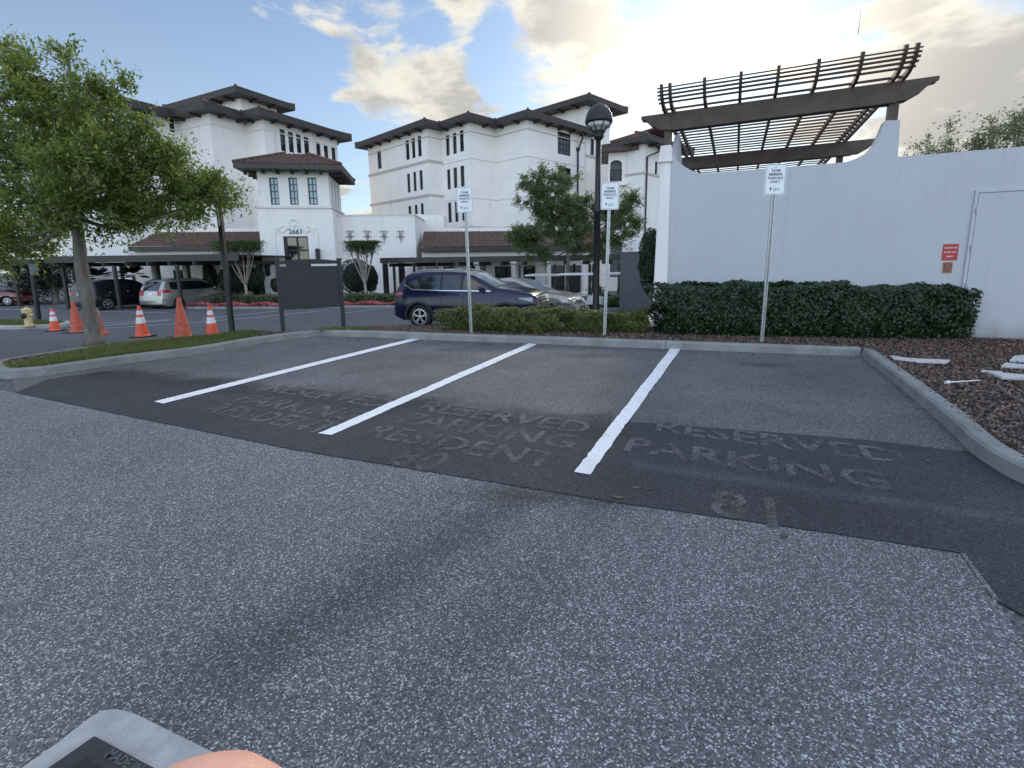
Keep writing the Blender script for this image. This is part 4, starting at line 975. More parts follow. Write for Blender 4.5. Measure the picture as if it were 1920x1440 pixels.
carport('carport', 'long dark carport with parked cars under it, behind the cones', cl, 5.6, 1.98, 2.36, [(130, 580, 0), (226, 581, 0), (342, 580, 0), (432, 577, 0), (128, 580, 1), (205, 580, 1), (268, 580, 1), (350, 580, 1), (415, 580, 1)], 0)
cl = [at(x, 480, y) for x, y in ((712, 30.5), (800, 29.5), (960, 29), (1168, 28.5))]
for p in cl: p.z = 0
carport('carport', 'long dark carport stretching right behind the blue car and small tree', cl, 4.6, 1.72, 2.05, [(742, 566, 0), (848, 567, 0), (910, 568, 0), (975, 568, 0), (1040, 568, 0), (1105, 568, 0), (1160, 568, 0), (760, 566, 1), (880, 567, 1), (1000, 568, 1), (1090, 568, 1), (1130, 568, 1)], 0)
cl = [at(x, 480, y) for x, y in ((-150, 34), (62, 34))]
for p in cl: p.z = 0
carport('carport', 'dark carport at the far left edge over the dark red car', cl, 5, 1.9, 2.3, [(-20, 575, 0), (38, 574, 0), (55, 574, 1), (5, 574, 1)], 0)

# ---------------------------------------------------------------- white enclosure wall
WP = G(1835, 633, .12); WP.z = 0; we = azv(115); wn = Vector((we.y, -we.x, 0))   # outward (towards viewer)
if wn.y > 0: wn = -wn
def W(px, py, off=0.0):
    t, z = onp(px, py, WP+wn*off, we); p = WP+we*t+wn*off; return Vector((p.x, p.y, z))
def enclosure():
    top = [(1250, 276), (1257, 276), (1262, 288), (1271, 302), (1286, 314), (1300, 321), (1313, 325.5), (1586, 304), (1606, 297), (1624, 287), (1640, 270), (1650, 250), (1656, 236), (1660, 226), (1688, 225), (1683.5, 294), (1760, 288)]
    pts = [W(*p) for p in top]; last = W(1760, 288); zflat = last.z
    zt2 = zflat
    endp = WP+we*6; 
    root = thing('white_wall', 'long white stucco enclosure wall with curved raised shoulders and a flush door', 'wall', (WP.x, WP.y, 0))
    m = MB(); o = [p for p in pts]+[Vector((endp.x, endp.y, zflat))]
    base = [Vector((p.x, p.y, -.7)) for p in o]
    th = -wn*.32
    # door opening
    dl = W(1823, 450); dt = W(1835, 363).z; tA = (dl-WP).dot(we); tB = tA+1.15
    full = o+[Vector((endp.x, endp.y, -.7)), Vector((o[0].x, o[0].y, -.7))]
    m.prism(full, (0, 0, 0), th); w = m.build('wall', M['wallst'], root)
    # door slab as thin proud leaf within a shadow gap frame
    d = MB(); D_ = lambda t, z: WP+we*t+wn*.003+Vector((0, 0, z)); z0 = -.02
    f = MB()
    for (a, b, c, e_) in ((tA-.06, tA-.012, z0, dt+.06), (tA-.012, tB+.06, dt+.012, dt+.06), (tB+.012, tB+.06, z0, dt+.012)): f.prism([D_(a, c), D_(b, c), D_(b, e_), D_(a, e_)], (0, 0, 0), wn*.03)
    dr = thing
    fr = f.build('door_frame', M['wallst'], root)
    d.prism([D_(tA, z0), D_(tB, z0), D_(tB, dt), D_(tA, dt)], (0, 0, 0), wn*.018); dd = d.build('door', M['wallst'], root); PM[dd.name] = PM[root.name]
    for py in (395, 466, 537):
        h = MB(); z = W(1822, py).z; c = D_(tA-.006, z); h.tube([c+wn*.035+Vector((0, 0, -.06)), c+wn*.035+Vector((0, 0, .06))], .016, 8); h.box(c+wn*.024, (.05, .012, .12), math.atan2(we.y, we.x)); h.build('hinge', M['galv'], dd)
    # battered end pier
    p = MB(); b0, b1 = W(1221, 600, .25), W(1249, 600, .25); t0, t1 = W(1238, 290, .05), W(1258, 290, .05); zt = W(1250, 275).z
    def ring(a, b, z, dd_): return [Vector((a.x, a.y, z)), Vector((b.x, b.y, z)), Vector((b.x, b.y, z))-wn*dd_, Vector((a.x, a.y, z))-wn*dd_]
    v = ring(b0, b1, -.7, .7)+ring(t0, t1, zt-.35, .5); p.add(v, [[0, 1, 5, 4], [1, 2, 6, 5], [2, 3, 7, 6], [3, 0, 4, 7], [0, 3, 2, 1], [4, 5, 6, 7]])
    k = we*.04; v = ring(t0-k+wn*.05, t1+k+wn*.05, zt-.35, .6)+ring(t0+wn*.02, t1+wn*.02, zt+.02, .55); p.add(v, [[0, 1, 5, 4], [1, 2, 6, 5], [2, 3, 7, 6], [3, 0, 4, 7], [0, 3, 2, 1], [4, 5, 6, 7]])
    k = we*.06; zb = W(1235, 614).z; v = ring(b0-k+wn*.06, b1+k+wn*.06, -.7, .9)+ring(b0-k*.6+wn*.05, b1+k*.6+wn*.05, zb, .85); p.add(v, [[0, 1, 5, 4], [1, 2, 6, 5], [2, 3, 7, 6], [3, 0, 4, 7], [0, 3, 2, 1], [4, 5, 6, 7]])
    p.build('pier', M['stucco'], root, bevel=.012)
    # side return with a rising shoulder seen behind the curve
    s = MB(); A = W(1256, 276)-wn*.34; zc = A.z; pp = [A, A-wn*.5+Vector((0, 0, .45)), A-wn*1.2+Vector((0, 0, -.1)), A-wn*4+Vector((0, 0, -.9))]; s.prism(pp+[Vector((pp[-1].x, pp[-1].y, -1.2)), Vector((A.x, A.y, -1.2))], (0, 0, 0), we*.12)
    s.build('side_wall', M['wallst'], root)
    far = endp-wn*5
    b = MB(); c0 = A-wn*5.5; c1 = endp-wn*5.5
    b.prism([Vector((c0.x, c0.y, -.8)), Vector((c1.x, c1.y, -.8)), Vector((c1.x, c1.y, zflat-.9)), Vector((c0.x, c0.y, zflat-.9))], (0, 0, 0), -wn*.3); b.build('rear_wall', M['wallst'], root)
    # rain stains
    return zflat
ZF = enclosure()
def wallsign(x0, x1, y0, y1, name, label, mat, lines, size):
    a = W(x0, (y0+y1)/2); b = W(x1, (y0+y1)/2); zt, zb = W((x0+x1)/2, y0).z, W((x0+x1)/2, y1).z
    c = (a+b)/2; root = thing(name, label, 'sign', (c.x, c.y, (zt+zb)/2))
    F_ = lambda p, z: Vector((p.x, p.y, z))+wn*.004
    m = MB(); m.prism([F_(a, zb), F_(b, zb), F_(b, zt), F_(a, zt)], (0, 0, 0), wn*.006); m.build('panel', M[mat], root)
    n = len(lines); H_ = zt-zb
    for i, s in enumerate(lines):
        if not s: continue
        t = MB(); text_mb(s, size, Vector((c.x, c.y, zt-H_*(i+.9)/(n+.8)))+wn*.0115, we, (0, 0, 1), t, thick=-.001, font_off=.0005); t.build('lettering', M['signw'] if mat == 'red' else M['signt'], root, fixn=False)
    return root, c, zt, zb
wallsign(1767, 1796, 457.5, 488, 'warning_sign', 'red sign with white lettering on the white wall left of the door', 'red', ['GENERATOR', 'ROOM CAN', 'INSIDE'], .034)
rt, c, zt, zb = wallsign(1767.5, 1785, 491.5, 512, 'no_smoking_sign', 'small orange no smoking sign under the red sign', 'amber', [''], .03)
m = MB(); cc = Vector((c.x, c.y, (zt+zb)/2+.03))+wn*.014; rr = .055
m.tube([cc+we*rr*math.cos(q)+Vector((0, 0, rr*math.sin(q))) for q in np.linspace(0, 2*math.pi, 17)], .006, 5, False); m.bar(cc+we*.04+Vector((0, 0, .04)), cc-we*.04-Vector((0, 0, .04)), .008, .008); m.bar(cc-we*.035, cc+we*.03, .006, .01)
m.bar(cc-we*.05-Vector((0, 0, .085)), cc+we*.05-Vector((0, 0, .085)), .006, .02); m.build('symbol', M['signt'], rt)

# ---------------------------------------------------------------- pergola over the enclosure
def pergola():
    A = W(1202, 222); B = W(1762, 148); 
    pm = -wn*.16
    zt = (W(1480, 180).z); zb = (W(1480, 216).z); bh = zt-zb
    print('perg', zt, zb, A, B)
    root = thing('pergola', 'brown timber pergola with curled rafter ends above the white wall', 'pergola', ((A.x+B.x)/2, (A.y+B.y)/2, 0))
    ta, tb = (A-WP).dot(we), (B-WP).dot(we)
    q = H(1455, 279.5, zt); D = abs((q-WP).dot(wn)); print('depth', D)
    def beam(off, t0, t1):
        m = MB(); P = WP+wn*off
        pr = [(t0, zt), (t1, zt), (t1, zt-.07), (t1-.10, zt-.09), (t1-.22, zb+.16), (t1-.45, zb+.03), (t1-.6, zb+.02), (t1-.62, zb), (t0+.62, zb), (t0+.6, zb+.02), (t0+.45, zb+.03), (t0+.22, zb+.16), (t0+.10, zt-.09), (t0, zt-.07)]
        for s in (-.13, .05): m.prism([P+we*t+Vector((0, 0, z)) for t, z in pr], wn*s, wn*(s+.08))
        m.build('beam', M['pergola'], root)
    beam(-.14, ta, tb); beam(-D, ta-.1, tb+.25); beam(-2*D+.4, ta-.1, tb+.25)
    # posts
    for off in (0, -D):
        for px in (1252, 1675):
            t = onp(px, 230, WP, we)[0]; p = WP+we*t+wn*(off-.16); z0 = (W(1660, 226).z-.05) if off == 0 else -.3; m = MB(); m.box((p.x, p.y, (zb+.05+z0)/2), (.16, .16, zb+.05-z0), math.atan2(we.y, we.x)); m.build('post', M['pergola'], root)
    # rafters with curled front ends
    fx = [320, 365, 548, 740, 938, 1148, 1375, 1600, 1660]; fy = [465, 455, 435, 410, 380, 350, 315, 285, 275]
    ts = []
    for x, y in zip(fx, fy): ts.append(onp(1140+x/3, 60+y/3, WP, we)[0])
    # profile of a rafter: (distance toward viewer, height over beam top)
    prof = [(-2*D, .05), (-D, .05), (0, .05), (.18, .055), (.34, .08), (.47, .13), (.57, .20), (.64, .29), (.68, .40)]
    for t in ts:
        m = MB(); w, h = .06, .10
        P0 = [WP+we*t+wn*d+Vector((0, 0, zt+z)) for d, z in prof]
        o = len(m.v)
        for i, p in enumerate(P0):
            tg = (P0[min(i+1, len(P0)-1)]-P0[max(i-1, 0)]).normalized(); up = we.cross(tg).normalized()
            if up.z < 0: up = -up
            for a, b in ((-1, -1), (1, -1), (1, 1), (-1, 1)): m.v.append(p+we*a*w/2+up*b*h/2)
        for i in range(len(P0)-1):
            for k in range(4): m.f.append([o+4*i+k, o+4*i+(k+1) % 4, o+4*i+4+(k+1) % 4, o+4*i+4+k])
        m.f += [[o, o+1, o+2, o+3], [o+4*(len(P0)-1)+k for k in (3, 2, 1, 0)]]
        m.build('rafter', M['pergola'], root)
    t0, t1 = ts[0]-.10, ts[-1]+.10; 
    def slat(d, z, tg, hw=.027):
        m = MB(); a = WP+we*t0+wn*d+Vector((0, 0, z)); b = WP+we*t1+wn*d+Vector((0, 0, z)); e = we; u = Vector((0, 0, 1)).lerp(wn, 0); u = tg.cross(e).normalized()
        v = [p+tg*i*hw+u*j*.018 for p in (a, b) for j in (-1, 1) for i in (-1, 1)]; m.add(v, [[0, 2, 3, 1], [4, 5, 7, 6], [0, 1, 5, 4], [2, 6, 7, 3], [0, 4, 6, 2], [1, 3, 7, 5]]); m.build('slat', M['pergola'], root)
    nsl = 16; tg = wn
    for k in range(nsl): d = -D*(k+.7)/nsl; slat(d, zt+.135, tg)
    for k in range(10): d = -D-(D-.4)*(k+.7)/12; slat(d, zt+.135, tg)
    tc_ = WP+we*((t0+t1)/2); fine = []
    for i in range(2, len(prof)-1):
        for k in range(12): f_ = k/12; d = prof[i][0]*(1-f_)+prof[i+1][0]*f_; z = prof[i][1]*(1-f_)+prof[i+1][1]*f_; p = tc_+wn*d; fine.append(((zt+z-EYE)/p.y, d, z, prof[i+1][0]-prof[i][0], prof[i+1][1]-prof[i][1]))
    v0, v1 = fine[0][0]+.004, fine[-1][0]
    for k in range(5):
        q = min(fine, key=lambda c: abs(c[0]-(v0+(v1-v0)*(k+.75)/5.5))); v = wn*q[3]+Vector((0, 0, q[4])); v.normalize(); u = we.cross(v); u = -u if u.dot(wn) > 0 and abs(v.z) > .5 else (u if u.z > 0 else -u)
        slat(q[1]+u.dot(wn)*.06, zt+q[2]+u.z*.06, v, .014)
    r = MB(); a = WP+we*(ts[-1]-.9)+wn*.7+Vector((0, 0, zt+.7)); r.tube([a, a+Vector((.01, 0, .42))], [.012, .004], 6); r.build('lightning_rod', M['galv'], root)
pergola()

# ---------------------------------------------------------------- parking signs
def rrect(w, h, r, k=5):
    pts = []
    for cx, cy, a0 in ((w/2-r, h/2-r, 0), (-w/2+r, h/2-r, 90), (-w/2+r, -h/2+r, 180), (w/2-r, -h/2+r, 270)):
        for i in range(k+1): q = R(a0+90*i/k); pts.append((cx+r*math.cos(q), cy+r*math.sin(q)))
    return pts
def psign(base_px, top_px, wpx, face_az, label, dz=.13):
    b = G(*base_px, dz); top = at(*top_px, b.y); e = azv(face_az+90); n = azv(face_az)  # n points to viewer side
    if n.y > 0: n = -n
    e = Vector((-n.y, n.x, 0)); 
    root = thing('parking_sign', label, 'sign', b, 0, 'team member parking signs on steel posts')
    h = .53; wd = .36; ctr = top-Vector((0, 0, h/2)); 
    p = MB(); v0 = b+Vector((0, 0, -.2)); v1 = top-Vector((0, 0, .02)); ax = (v1-v0); 
    # U-channel post with punched face
    for off, w_, d_ in ((-.0, .034, .006), (-.024, .012, .03), (.024, .012, .03)):
        o = e*off - (n*.018 if off == 0 else n*.006); a, c = v0+o, v1+o; m_ = [e*w_/2, -e*w_/2]
        vv = [q+m_[i]+n*d_*j/2 for q in (a, c) for j in (-1, 1) for i in (0, 1)]; p.add(vv, [[0, 2, 3, 1], [4, 5, 7, 6], [0, 1, 5, 4], [2, 6, 7, 3], [0, 4, 6, 2], [1, 3, 7, 5]])
    p.build('post', M['galv'], root)
    hl = MB(); L = ax.length; ax.normalize(); k = int((L-.6)/.05)
    for i in range(0, k): c = v0+ax*(.3+.05*i)-n*.0145; hl.quad(c-e*.005-Vector((0, 0, .008)), c+e*.005-Vector((0, 0, .008)), c+e*.005+Vector((0, 0, .008)), c-e*.005+Vector((0, 0, .008)))
    ho = hl.build('post_holes', M['black'], root, fixn=False); ho['kind'] = 'stuff'
    s = MB(); s.prism([ctr+n*.014+e*x+Vector((0, 0, y)) for x, y in rrect(wd, h, .035)], (0, 0, 0), n*.004); s.build('panel', M['signw'], root)
    bd = MB(); out = rrect(wd-.022, h-.022, .03); inn = rrect(wd-.036, h-.036, .026); o = 0; f0 = ctr+n*.0195
    bd.v = [f0+e*x+Vector((0, 0, y)) for x, y in out+inn]; N_ = len(out); bd.f = [[i, (i+1) % N_, N_+(i+1) % N_, N_+i] for i in range(N_)]; bd.build('border', M['teal'] if False else M['signt'], root, fixn=False)
    t = MB()
    for i, (x, sz) in enumerate((('TEAM', .062), ('MEMBER', .062), ('PARKING', .062), ('ONLY', .062))): text_mb(x, sz, f0+Vector((0, 0, .145-.062*i)), e, (0, 0, 1), t, thick=.001, font_off=.0012)
    t.build('lettering', M['signt'], root, fixn=False)
    g_ = MB(); c = f0+Vector((0, 0, -.165))-e*.07
    g_.add([c+e*x+Vector((0, 0, y))+n*.001 for x, y in ((-.004, -.03), (.006, -.03), (.008, .0), (.02, .012), (.012, .03), (-.01, .032), (-.02, .014), (-.006, .0))], [list(range(8))]); 
    g_.build('emblem', M['signt'], root, fixn=False)
    g2 = MB(); text_mb('community', .026, f0+Vector((0, 0, -.17))+e*.035, e, (0, 0, 1), g2, thick=.001); bb = g2.build('small_print', M['teal'], root, fixn=False); bpy.data.objects.remove(bb)
    g2 = MB(); [g2.quad(*[f0+n*.001+e*x+Vector((0, 0, y)) for x, y in ((-.03, yy), (.09-k_, yy), (.09-k_, yy+.006), (-.03, yy+.006))]) for yy, k_ in ((-.155, 0), (-.17, .02), (-.184, .01))]; g2.build('small_print', M['teal'], root, fixn=False)
    for z in (.2, -.2): q = MB(); q.lathe([(.012, 0), (.011, .005), (.0, .007)], (0, 0, 0), 8, 'y'); q.v = [ctr+n*.018+Vector((0, 0, z))+e*v.x+Vector((0, 0, v.z))+n*v.y for v in q.v]; q.build('bolt', M['galv'], root)
psign((884, 626), (871, 350), 23, 195, 'parking sign standing in the low clipped shrub in front of the blue car')
psign((1133, 629), (1144, 341.5), 31, 185, 'parking sign standing beside the street lamp, in front of the small oak')
psign((1428, 642), (1455, 307), 36, 184, 'parking sign on the tallest looking post, in front of the dark hedge and white wall')

# black sign pole by the tree island
b = G(436, 627, .1); t_ = at(410, 380, b.y); root = thing('sign_pole', 'slim black pole with a white sign seen edge on, left of the charcoal board', 'pole', b)
m = MB(); m.bar(b-Vector((0, 0, .2)), t_, .09, .09); m.build('pole', M['black'], root)
m = MB(); n = Vector((-.62, .78, 0)); c = t_+Vector((-.055, .0, -.27)); m.box(c, (.012, .32, .46), R(0)+math.atan2(-.66, .75)*0+R(38)); m.build('panel', M['signw'], root)
# small sign pole on the hydrant island
b = G(73, 601, .1); t_ = at(57, 488, b.y); root = thing('sign_pole', 'dark pole with a small grey plate near the yellow hydrant', 'pole', b)
m = MB(); m.bar(b-Vector((0, 0, .2)), t_, .11, .11); m.build('pole', M['black'], root); m = MB(); m.box((t_+Vector((.12, -.06, -.35))), (.30, .02, .42)); m.build('panel', M['grey'], root)

# ---------------------------------------------------------------- street lamp
b = Vector((0, 12.6, 0)); q = ray(1117, 592); k = 12.6/q.y; b.x = (q*k).x; b.z = T(12.6)+.1; Ltop = at(1125, 195, 12.6); zt = Ltop.z
root = thing('street_lamp', 'dark post lamp with domed top and glass cage in front of the small oak', 'street lamp', b); bz = b.z
zc = at(1117, 392, 12.6).z; zl = at(1120, 262, 12.6).z; zbb = at(1120, 250, 12.6).z; zd = at(1122, 228, 12.6).z
xo = lambda z: 0
m = MB(); m.lathe([(.17, bz-.1), (.17, bz+.12), (.12, bz+.25), (.10, bz+.5), (.085, bz+.6), (.083, zc-.12), (.105, zc-.1), (.105, zc), (.085, zc+.04), (.075, zc+.1), (.068, zl)], (b.x, b.y, 0), 20); m.build('pole', M['black'], root, smooth=True)
m = MB(); m.lathe([(.07, zl-.02), (.11, zl+.03), (.14, zl+.08), (.12, zl+.12), (.17, zbb+.02), (.17, zbb+.05)], (b.x, b.y, 0), 20); m.build('collar', M['black'], root, smooth=True)
m = MB(); m.lathe([(.33, zd-.05), (.345, zd), (.34, zd+.06), (.31, zd+.17), (.25, zd+.28), (.16, zd+.37), (.06, zd+.42), (.0, zd+.43)], (b.x, b.y, 0), 28); m.build('dome', M['black'], root, smooth=True)
m = MB(); m.lathe([(.15, zbb+.05), (.20, zbb+.14), (.26, zd-.14), (.30, zd-.05)], (b.x, b.y, 0), 24); m.build('glass_globe', M['lampglass'], root, smooth=True)
for k in range(8):
    q = 2*math.pi*k/8+.2; m = MB(); m.tube([(b.x+r_*math.cos(q), b.y+r_*math.sin(q), z) for r_, z in ((.165, zbb+.04), (.215, zbb+.14), (.275, zd-.14), (.325, zd-.04))], .012, 5); m.build('cage_rib', M['black'], root)

# ---------------------------------------------------------------- charcoal board
def board():
    a = G(531, 618.5, .1); b = G(644.5, 613.5, .1); e = (b-a); e.z = 0; L = e.length; e.normalize(); n = Vector((e.y, -e.x, 0))
    root = thing('notice_board', 'charcoal framed two panel board on two posts, seen from its blank back', 'board', a)
    za = at(518, 488, a.y).z
    for p, nm in ((a, 0), (b, 1)):
        m = MB(); z0 = T(p.y)-.2; m.box((p.x, p.y, (z0+za)/2), (.095, .095, za-z0), math.atan2(e.y, e.x)); m.box((p.x, p.y, za+.02), (.12, .12, .04), math.atan2(e.y, e.x)); m.build('post', M['board'], root)
    Z = lambda py: onp(580, py, a, e)[1]
    def pl(z0, z1, name, d=.05, o=0.0, arch=0):
        m = MB(); x0, x1 = .05, L-.05; N_ = 12
        pts = [a+e*x0+Vector((0, 0, z0-a.z)), a+e*x1+Vector((0, 0, z0-a.z))]+[a+e*(x1+(x0-x1)*i/N_)+Vector((0, 0, z1-a.z+arch*math.sin(math.pi*i/N_))) for i in range(N_+1)]
        m.prism(pts, n*(o-d/2), n*(o+d/2)); m.build(name, M['board'], root)
    pl(Z(576), Z(538), 'panel', .045, 0); pl(Z(540), Z(502), 'panel', .045, .006); pl(Z(503), Z(499), 'rail', .07, 0); pl(Z(578.5), Z(575), 'rail', .07, 0)
    pl(Z(495), Z(489), 'top_rail', .07, 0, .045)
    m = MB(); x0 = onp(537, 497, a, e)[0]; x1 = onp(583, 497, a, e)[0]; m.prism([a+e*x+Vector((0, 0, z-a.z)) for x, z in ((x0, Z(500)), (x1, Z(500)), (x1, Z(494)), (x0, Z(494)))], n*-.02, n*.02); m.build('header_strip', M['board'], root)
board()

# ---------------------------------------------------------------- traffic cones
def cone(px, py, h, style, label):
    b = G(px, py); root = thing('traffic_cone', label, 'traffic cone', b, random.uniform(0, 1.5), 'traffic cones along the drive'); root.rotation_euler.z = PMr = random.uniform(0, 1.5)
    PM[root.name] = Matrix.Translation(b) @ Matrix.Rotation(PMr, 4, 'Z')
    sl = T(b.y-.2)-T(b.y+.2); s = h/.71; rb, rt_ = .135*s, .028*s
    m = MB(); w = .19*s if style != 'big' else .2*s; m.prism([(x*w, y*w, 0) for x, y in ((-1, -.85), (-.85, -1), (.85, -1), (1, -.85), (1, .85), (.85, 1), (-.85, 1), (-1, .85))], (0, 0, 0), (0, 0, .035)); m.build('base', M['rubber'] if style != 'small_dull' else M['coned'], root, world=False)
    z = lambda t: .035+(h-.035)*t; rr = lambda t: rb+(rt_-rb)*t
    m = MB(); m.lathe([(rb+.02, .034), (rb, .06)]+[(rr(t), z(t)) for t in np.linspace(.05, 1, 8)]+[(rt_*.7, h-.002)], (0, 0, 0), 24); m.build('body', M['coneb'] if style == 'striped' else M['coned'], root, smooth=False, world=False)
    if style == 'striped':
        for a, c in ((.42, .62), (.70, .84)):
            m = MB(); m.lathe([(rr(a)+.002, z(a)), (rr(a)+.005, z(a)+.004), (rr(c)+.005, z(c)-.004), (rr(c)+.002, z(c))], (0, 0, 0), 24); m.build('reflective_collar', M['conew'], root, world=False)
    if style == 'small_dull':
        m = MB(); m.lathe([(rr(.78)+.002, z(.78)), (rr(.78)+.005, z(.78)+.004), (rr(.95)+.005, z(.95)), (rr(.95)+.002, z(.95)+.004)], (0, 0, 0), 24); m.build('reflective_collar', M['conew'], root, world=False)
    if style == 'big':
        for t in (.35, .72): m = MB(); m.lathe([(rr(t)+.001, z(t)-.012), (rr(t)+.006, z(t)-.008), (rr(t)+.006, z(t)+.008), (rr(t)+.001, z(t)+.012)], (0, 0, 0), 24); m.build('ridge', M['coned'], root, world=False)
cone(104, 621, .71, 'striped', 'orange cone with white collars, leftmost, nearest the hydrant')
cone(146, 624, .9, 'big', 'tall faded orange cone just left of the tree trunk')
cone(187, 627, .72, 'small_dull', 'faded orange cone with grey tip just right of the tree trunk')
cone(268, 632, .78, 'striped', 'orange cone with white collars standing alone between trunk and tall faded cone')
cone(344, 633, .96, 'big', 'tall faded orange cone between two striped cones, left of the black pole')
cone(399, 632, .76, 'striped', 'orange cone with white collars immediately left of the black pole')

# ---------------------------------------------------------------- hydrant
b = G(55, 611.5, .1); root = thing('fire_hydrant', 'cream yellow fire hydrant on the grass at far left', 'hydrant', b); root.scale = (.78, .78, .86)
m = MB(); m.lathe([(.19, 0), (.19, .05), (.13, .06), (.13, .5), (.17, .52), (.17, .56), (.15, .58)], (0, 0, 0), 20); m.build('barrel', M['hydrant'], root, world=False)
m = MB(); m.lathe([(.16, .58), (.17, .61), (.17, .64), (.13, .67), (.04, .70), (.035, .74), (0, .745)], (0, 0, 0), 20); m.build('cap', M['hydrant'], root, world=False)
m = MB(); m.lathe([(.1, -.13), (.1, -.2), (.07, -.22), (.03, -.26)], (.0, 0, .40), 14, 'y'); m.build('outlet', M['black'], root, world=False)
for s in (-1, 1): m = MB(); m.tube([(s*.1, 0, .42), (s*.2, 0, .42), (s*.21, 0, .42)], [.055, .055, .04], 10); m.build('side_outlet', M['hydrant'], root, world=False)

# ---------------------------------------------------------------- vehicles
class Car:
    def __init__(s, L, Wd, top, belt, wheels, wr, gc=.22, tumble=.32, front_taper=.2, rear_taper=.14, r=.07, zmid=.62):
        s.L, s.Wd, s.wheels, s.wr, s.gc, s.tumble, s.ft, s.rt, s.r = L, Wd, wheels, wr, gc, tumble, front_taper, rear_taper, r
        xs = np.arange(0, L+.001, .01); zt = np.interp(xs, [p[0] for p in top], [p[1] for p in top]); k = 9; pad = np.pad(zt, k//2, mode='edge'); zt = np.convolve(pad, np.ones(k)/k, 'valid')
        s.xs, s.zt, s.belt, s.zmid = xs, zt, belt, zmid
    def ztop(s, x): return float(np.interp(x, s.xs, s.zt))
    def beltz(s, x): return float(np.interp(x, [p[0] for p in s.belt], [p[1] for p in s.belt]))
    def Wf(s, x, z):
        h = s.Wd/2; d = max(0, (x-(s.L-.75))/.75); h *= 1-s.ft*d**2.4; d = max(0, (.5-x)/.5); h *= 1-s.rt*d**2.2
        b = s.beltz(x)
        if z < b: h *= 1-.075*((z-s.zmid)/.5)**2 - (.012 if abs(z-.5) < .06 else 0)
        else: h = h*(1-.075*((b-s.zmid)/.5)**2)-s.tumble*(z-b)
        t = z-(s.ztop(x)-s.r)
        if t > 0: t = min(t, s.r); h -= s.r*(1-math.sqrt(max(0, 1-(t/s.r)**2)))
        return max(h, .05)
    def zbot(s, x):
        z = s.gc
        if x < .35: z += (.35-x)*.35
        if x > s.L-.4: z += (x-s.L+.4)*.25
        for w in s.wheels:
            R_ = s.wr+.055
            if abs(x-w) < R_: z = max(z, s.wr+math.sqrt(R_*R_-(x-w)**2))
        return min(z, s.ztop(x)-.02)
    def body(s):
        cols = list(np.linspace(0, .35, 14))+list(np.linspace(.4, s.L-.5, 70))+list(np.linspace(s.L-.45, s.L, 20))
        for w in s.wheels: cols += [w+(s.wr+.0551)*math.cos(q) for q in np.linspace(0, math.pi, 25)]
        cols = sorted(set(round(min(max(c, 0), s.L), 4) for c in cols)); NR = 22; K = 8; m = MB()
        rows = []
        for x in cols:
            zb, zt = s.zbot(x), s.ztop(x); zs = [zb+(zt-zb)*(1-(1-j/NR)**1.5) for j in range(NR+1)]
            left = [Vector((x, s.Wf(x, z), z)) for z in zs]; w = left[-1].y
            topv = [Vector((x, w*(1-2*k/K), zt+.03*(1-(1-2*k/K)**2))) for k in range(1, K)]
            right = [Vector((p.x, -p.y, p.z)) for p in reversed(left)]; rows.append(left+topv+right)
        n = len(rows[0])
        for r in rows: m.v += r
        for i in range(len(rows)-1):
            for k in range(n-1): m.f.append([i*n+k, i*n+k+1, (i+1)*n+k+1, (i+1)*n+k])
        m.f.append(list(range(n))); m.f.append([(len(rows)-1)*n+k for k in range(n-1, -1, -1)])
        return m
    def side(s, lower, upper, side=1, off=.004, nx=26, nz=8, m=None):
        m = m or MB(); x0 = max(lower[0][0], upper[0][0]); x1 = min(lower[-1][0], upper[-1][0]); o = len(m.v)
        li = lambda P, x: float(np.interp(x, [p[0] for p in P], [p[1] for p in P]))
        for i in range(nx+1):
            x = x0+(x1-x0)*i/nx; a, b = li(lower, x), li(upper, x)
            for j in range(nz+1): z = a+(b-a)*j/nz; m.v.append(Vector((x, side*(s.Wf(x, z)+off), z)))
        for i in range(nx):
            for j in range(nz): q = o+i*(nz+1)+j; m.f.append([q, q+1, q+nz+2, q+nz+1])
        return m
    def top(s, x0, x1, f0, f1, off=.006, nx=14, ny=10, g0=None, g1=None, m=None):
        """patch on the top skin, x0..x1, across from fraction f0 to f1 of the edge half width (g at the far end)"""
        m = m or MB(); g0 = f0 if g0 is None else g0; g1 = f1 if g1 is None else g1; o = len(m.v)
        for i in range(nx+1):
            x = x0+(x1-x0)*i/nx; z = s.ztop(x); dz = (s.ztop(x+.02)-s.ztop(x-.02))/.04; nn = Vector((-dz, 0, 1)).normalized()
            w = s.Wf(x, z); a = f0+(g0-f0)*i/nx; b = f1+(g1-f1)*i/nx
            for j in range(ny+1): f_ = a+(b-a)*j/ny; m.v.append(Vector((x, w*f_, z+.03*(1-f_*f_)))+nn*off)
        for i in range(nx):
            for j in range(ny): q = o+i*(ny+1)+j; m.f.append([q, q+1, q+ny+2, q+ny+1])
        return m
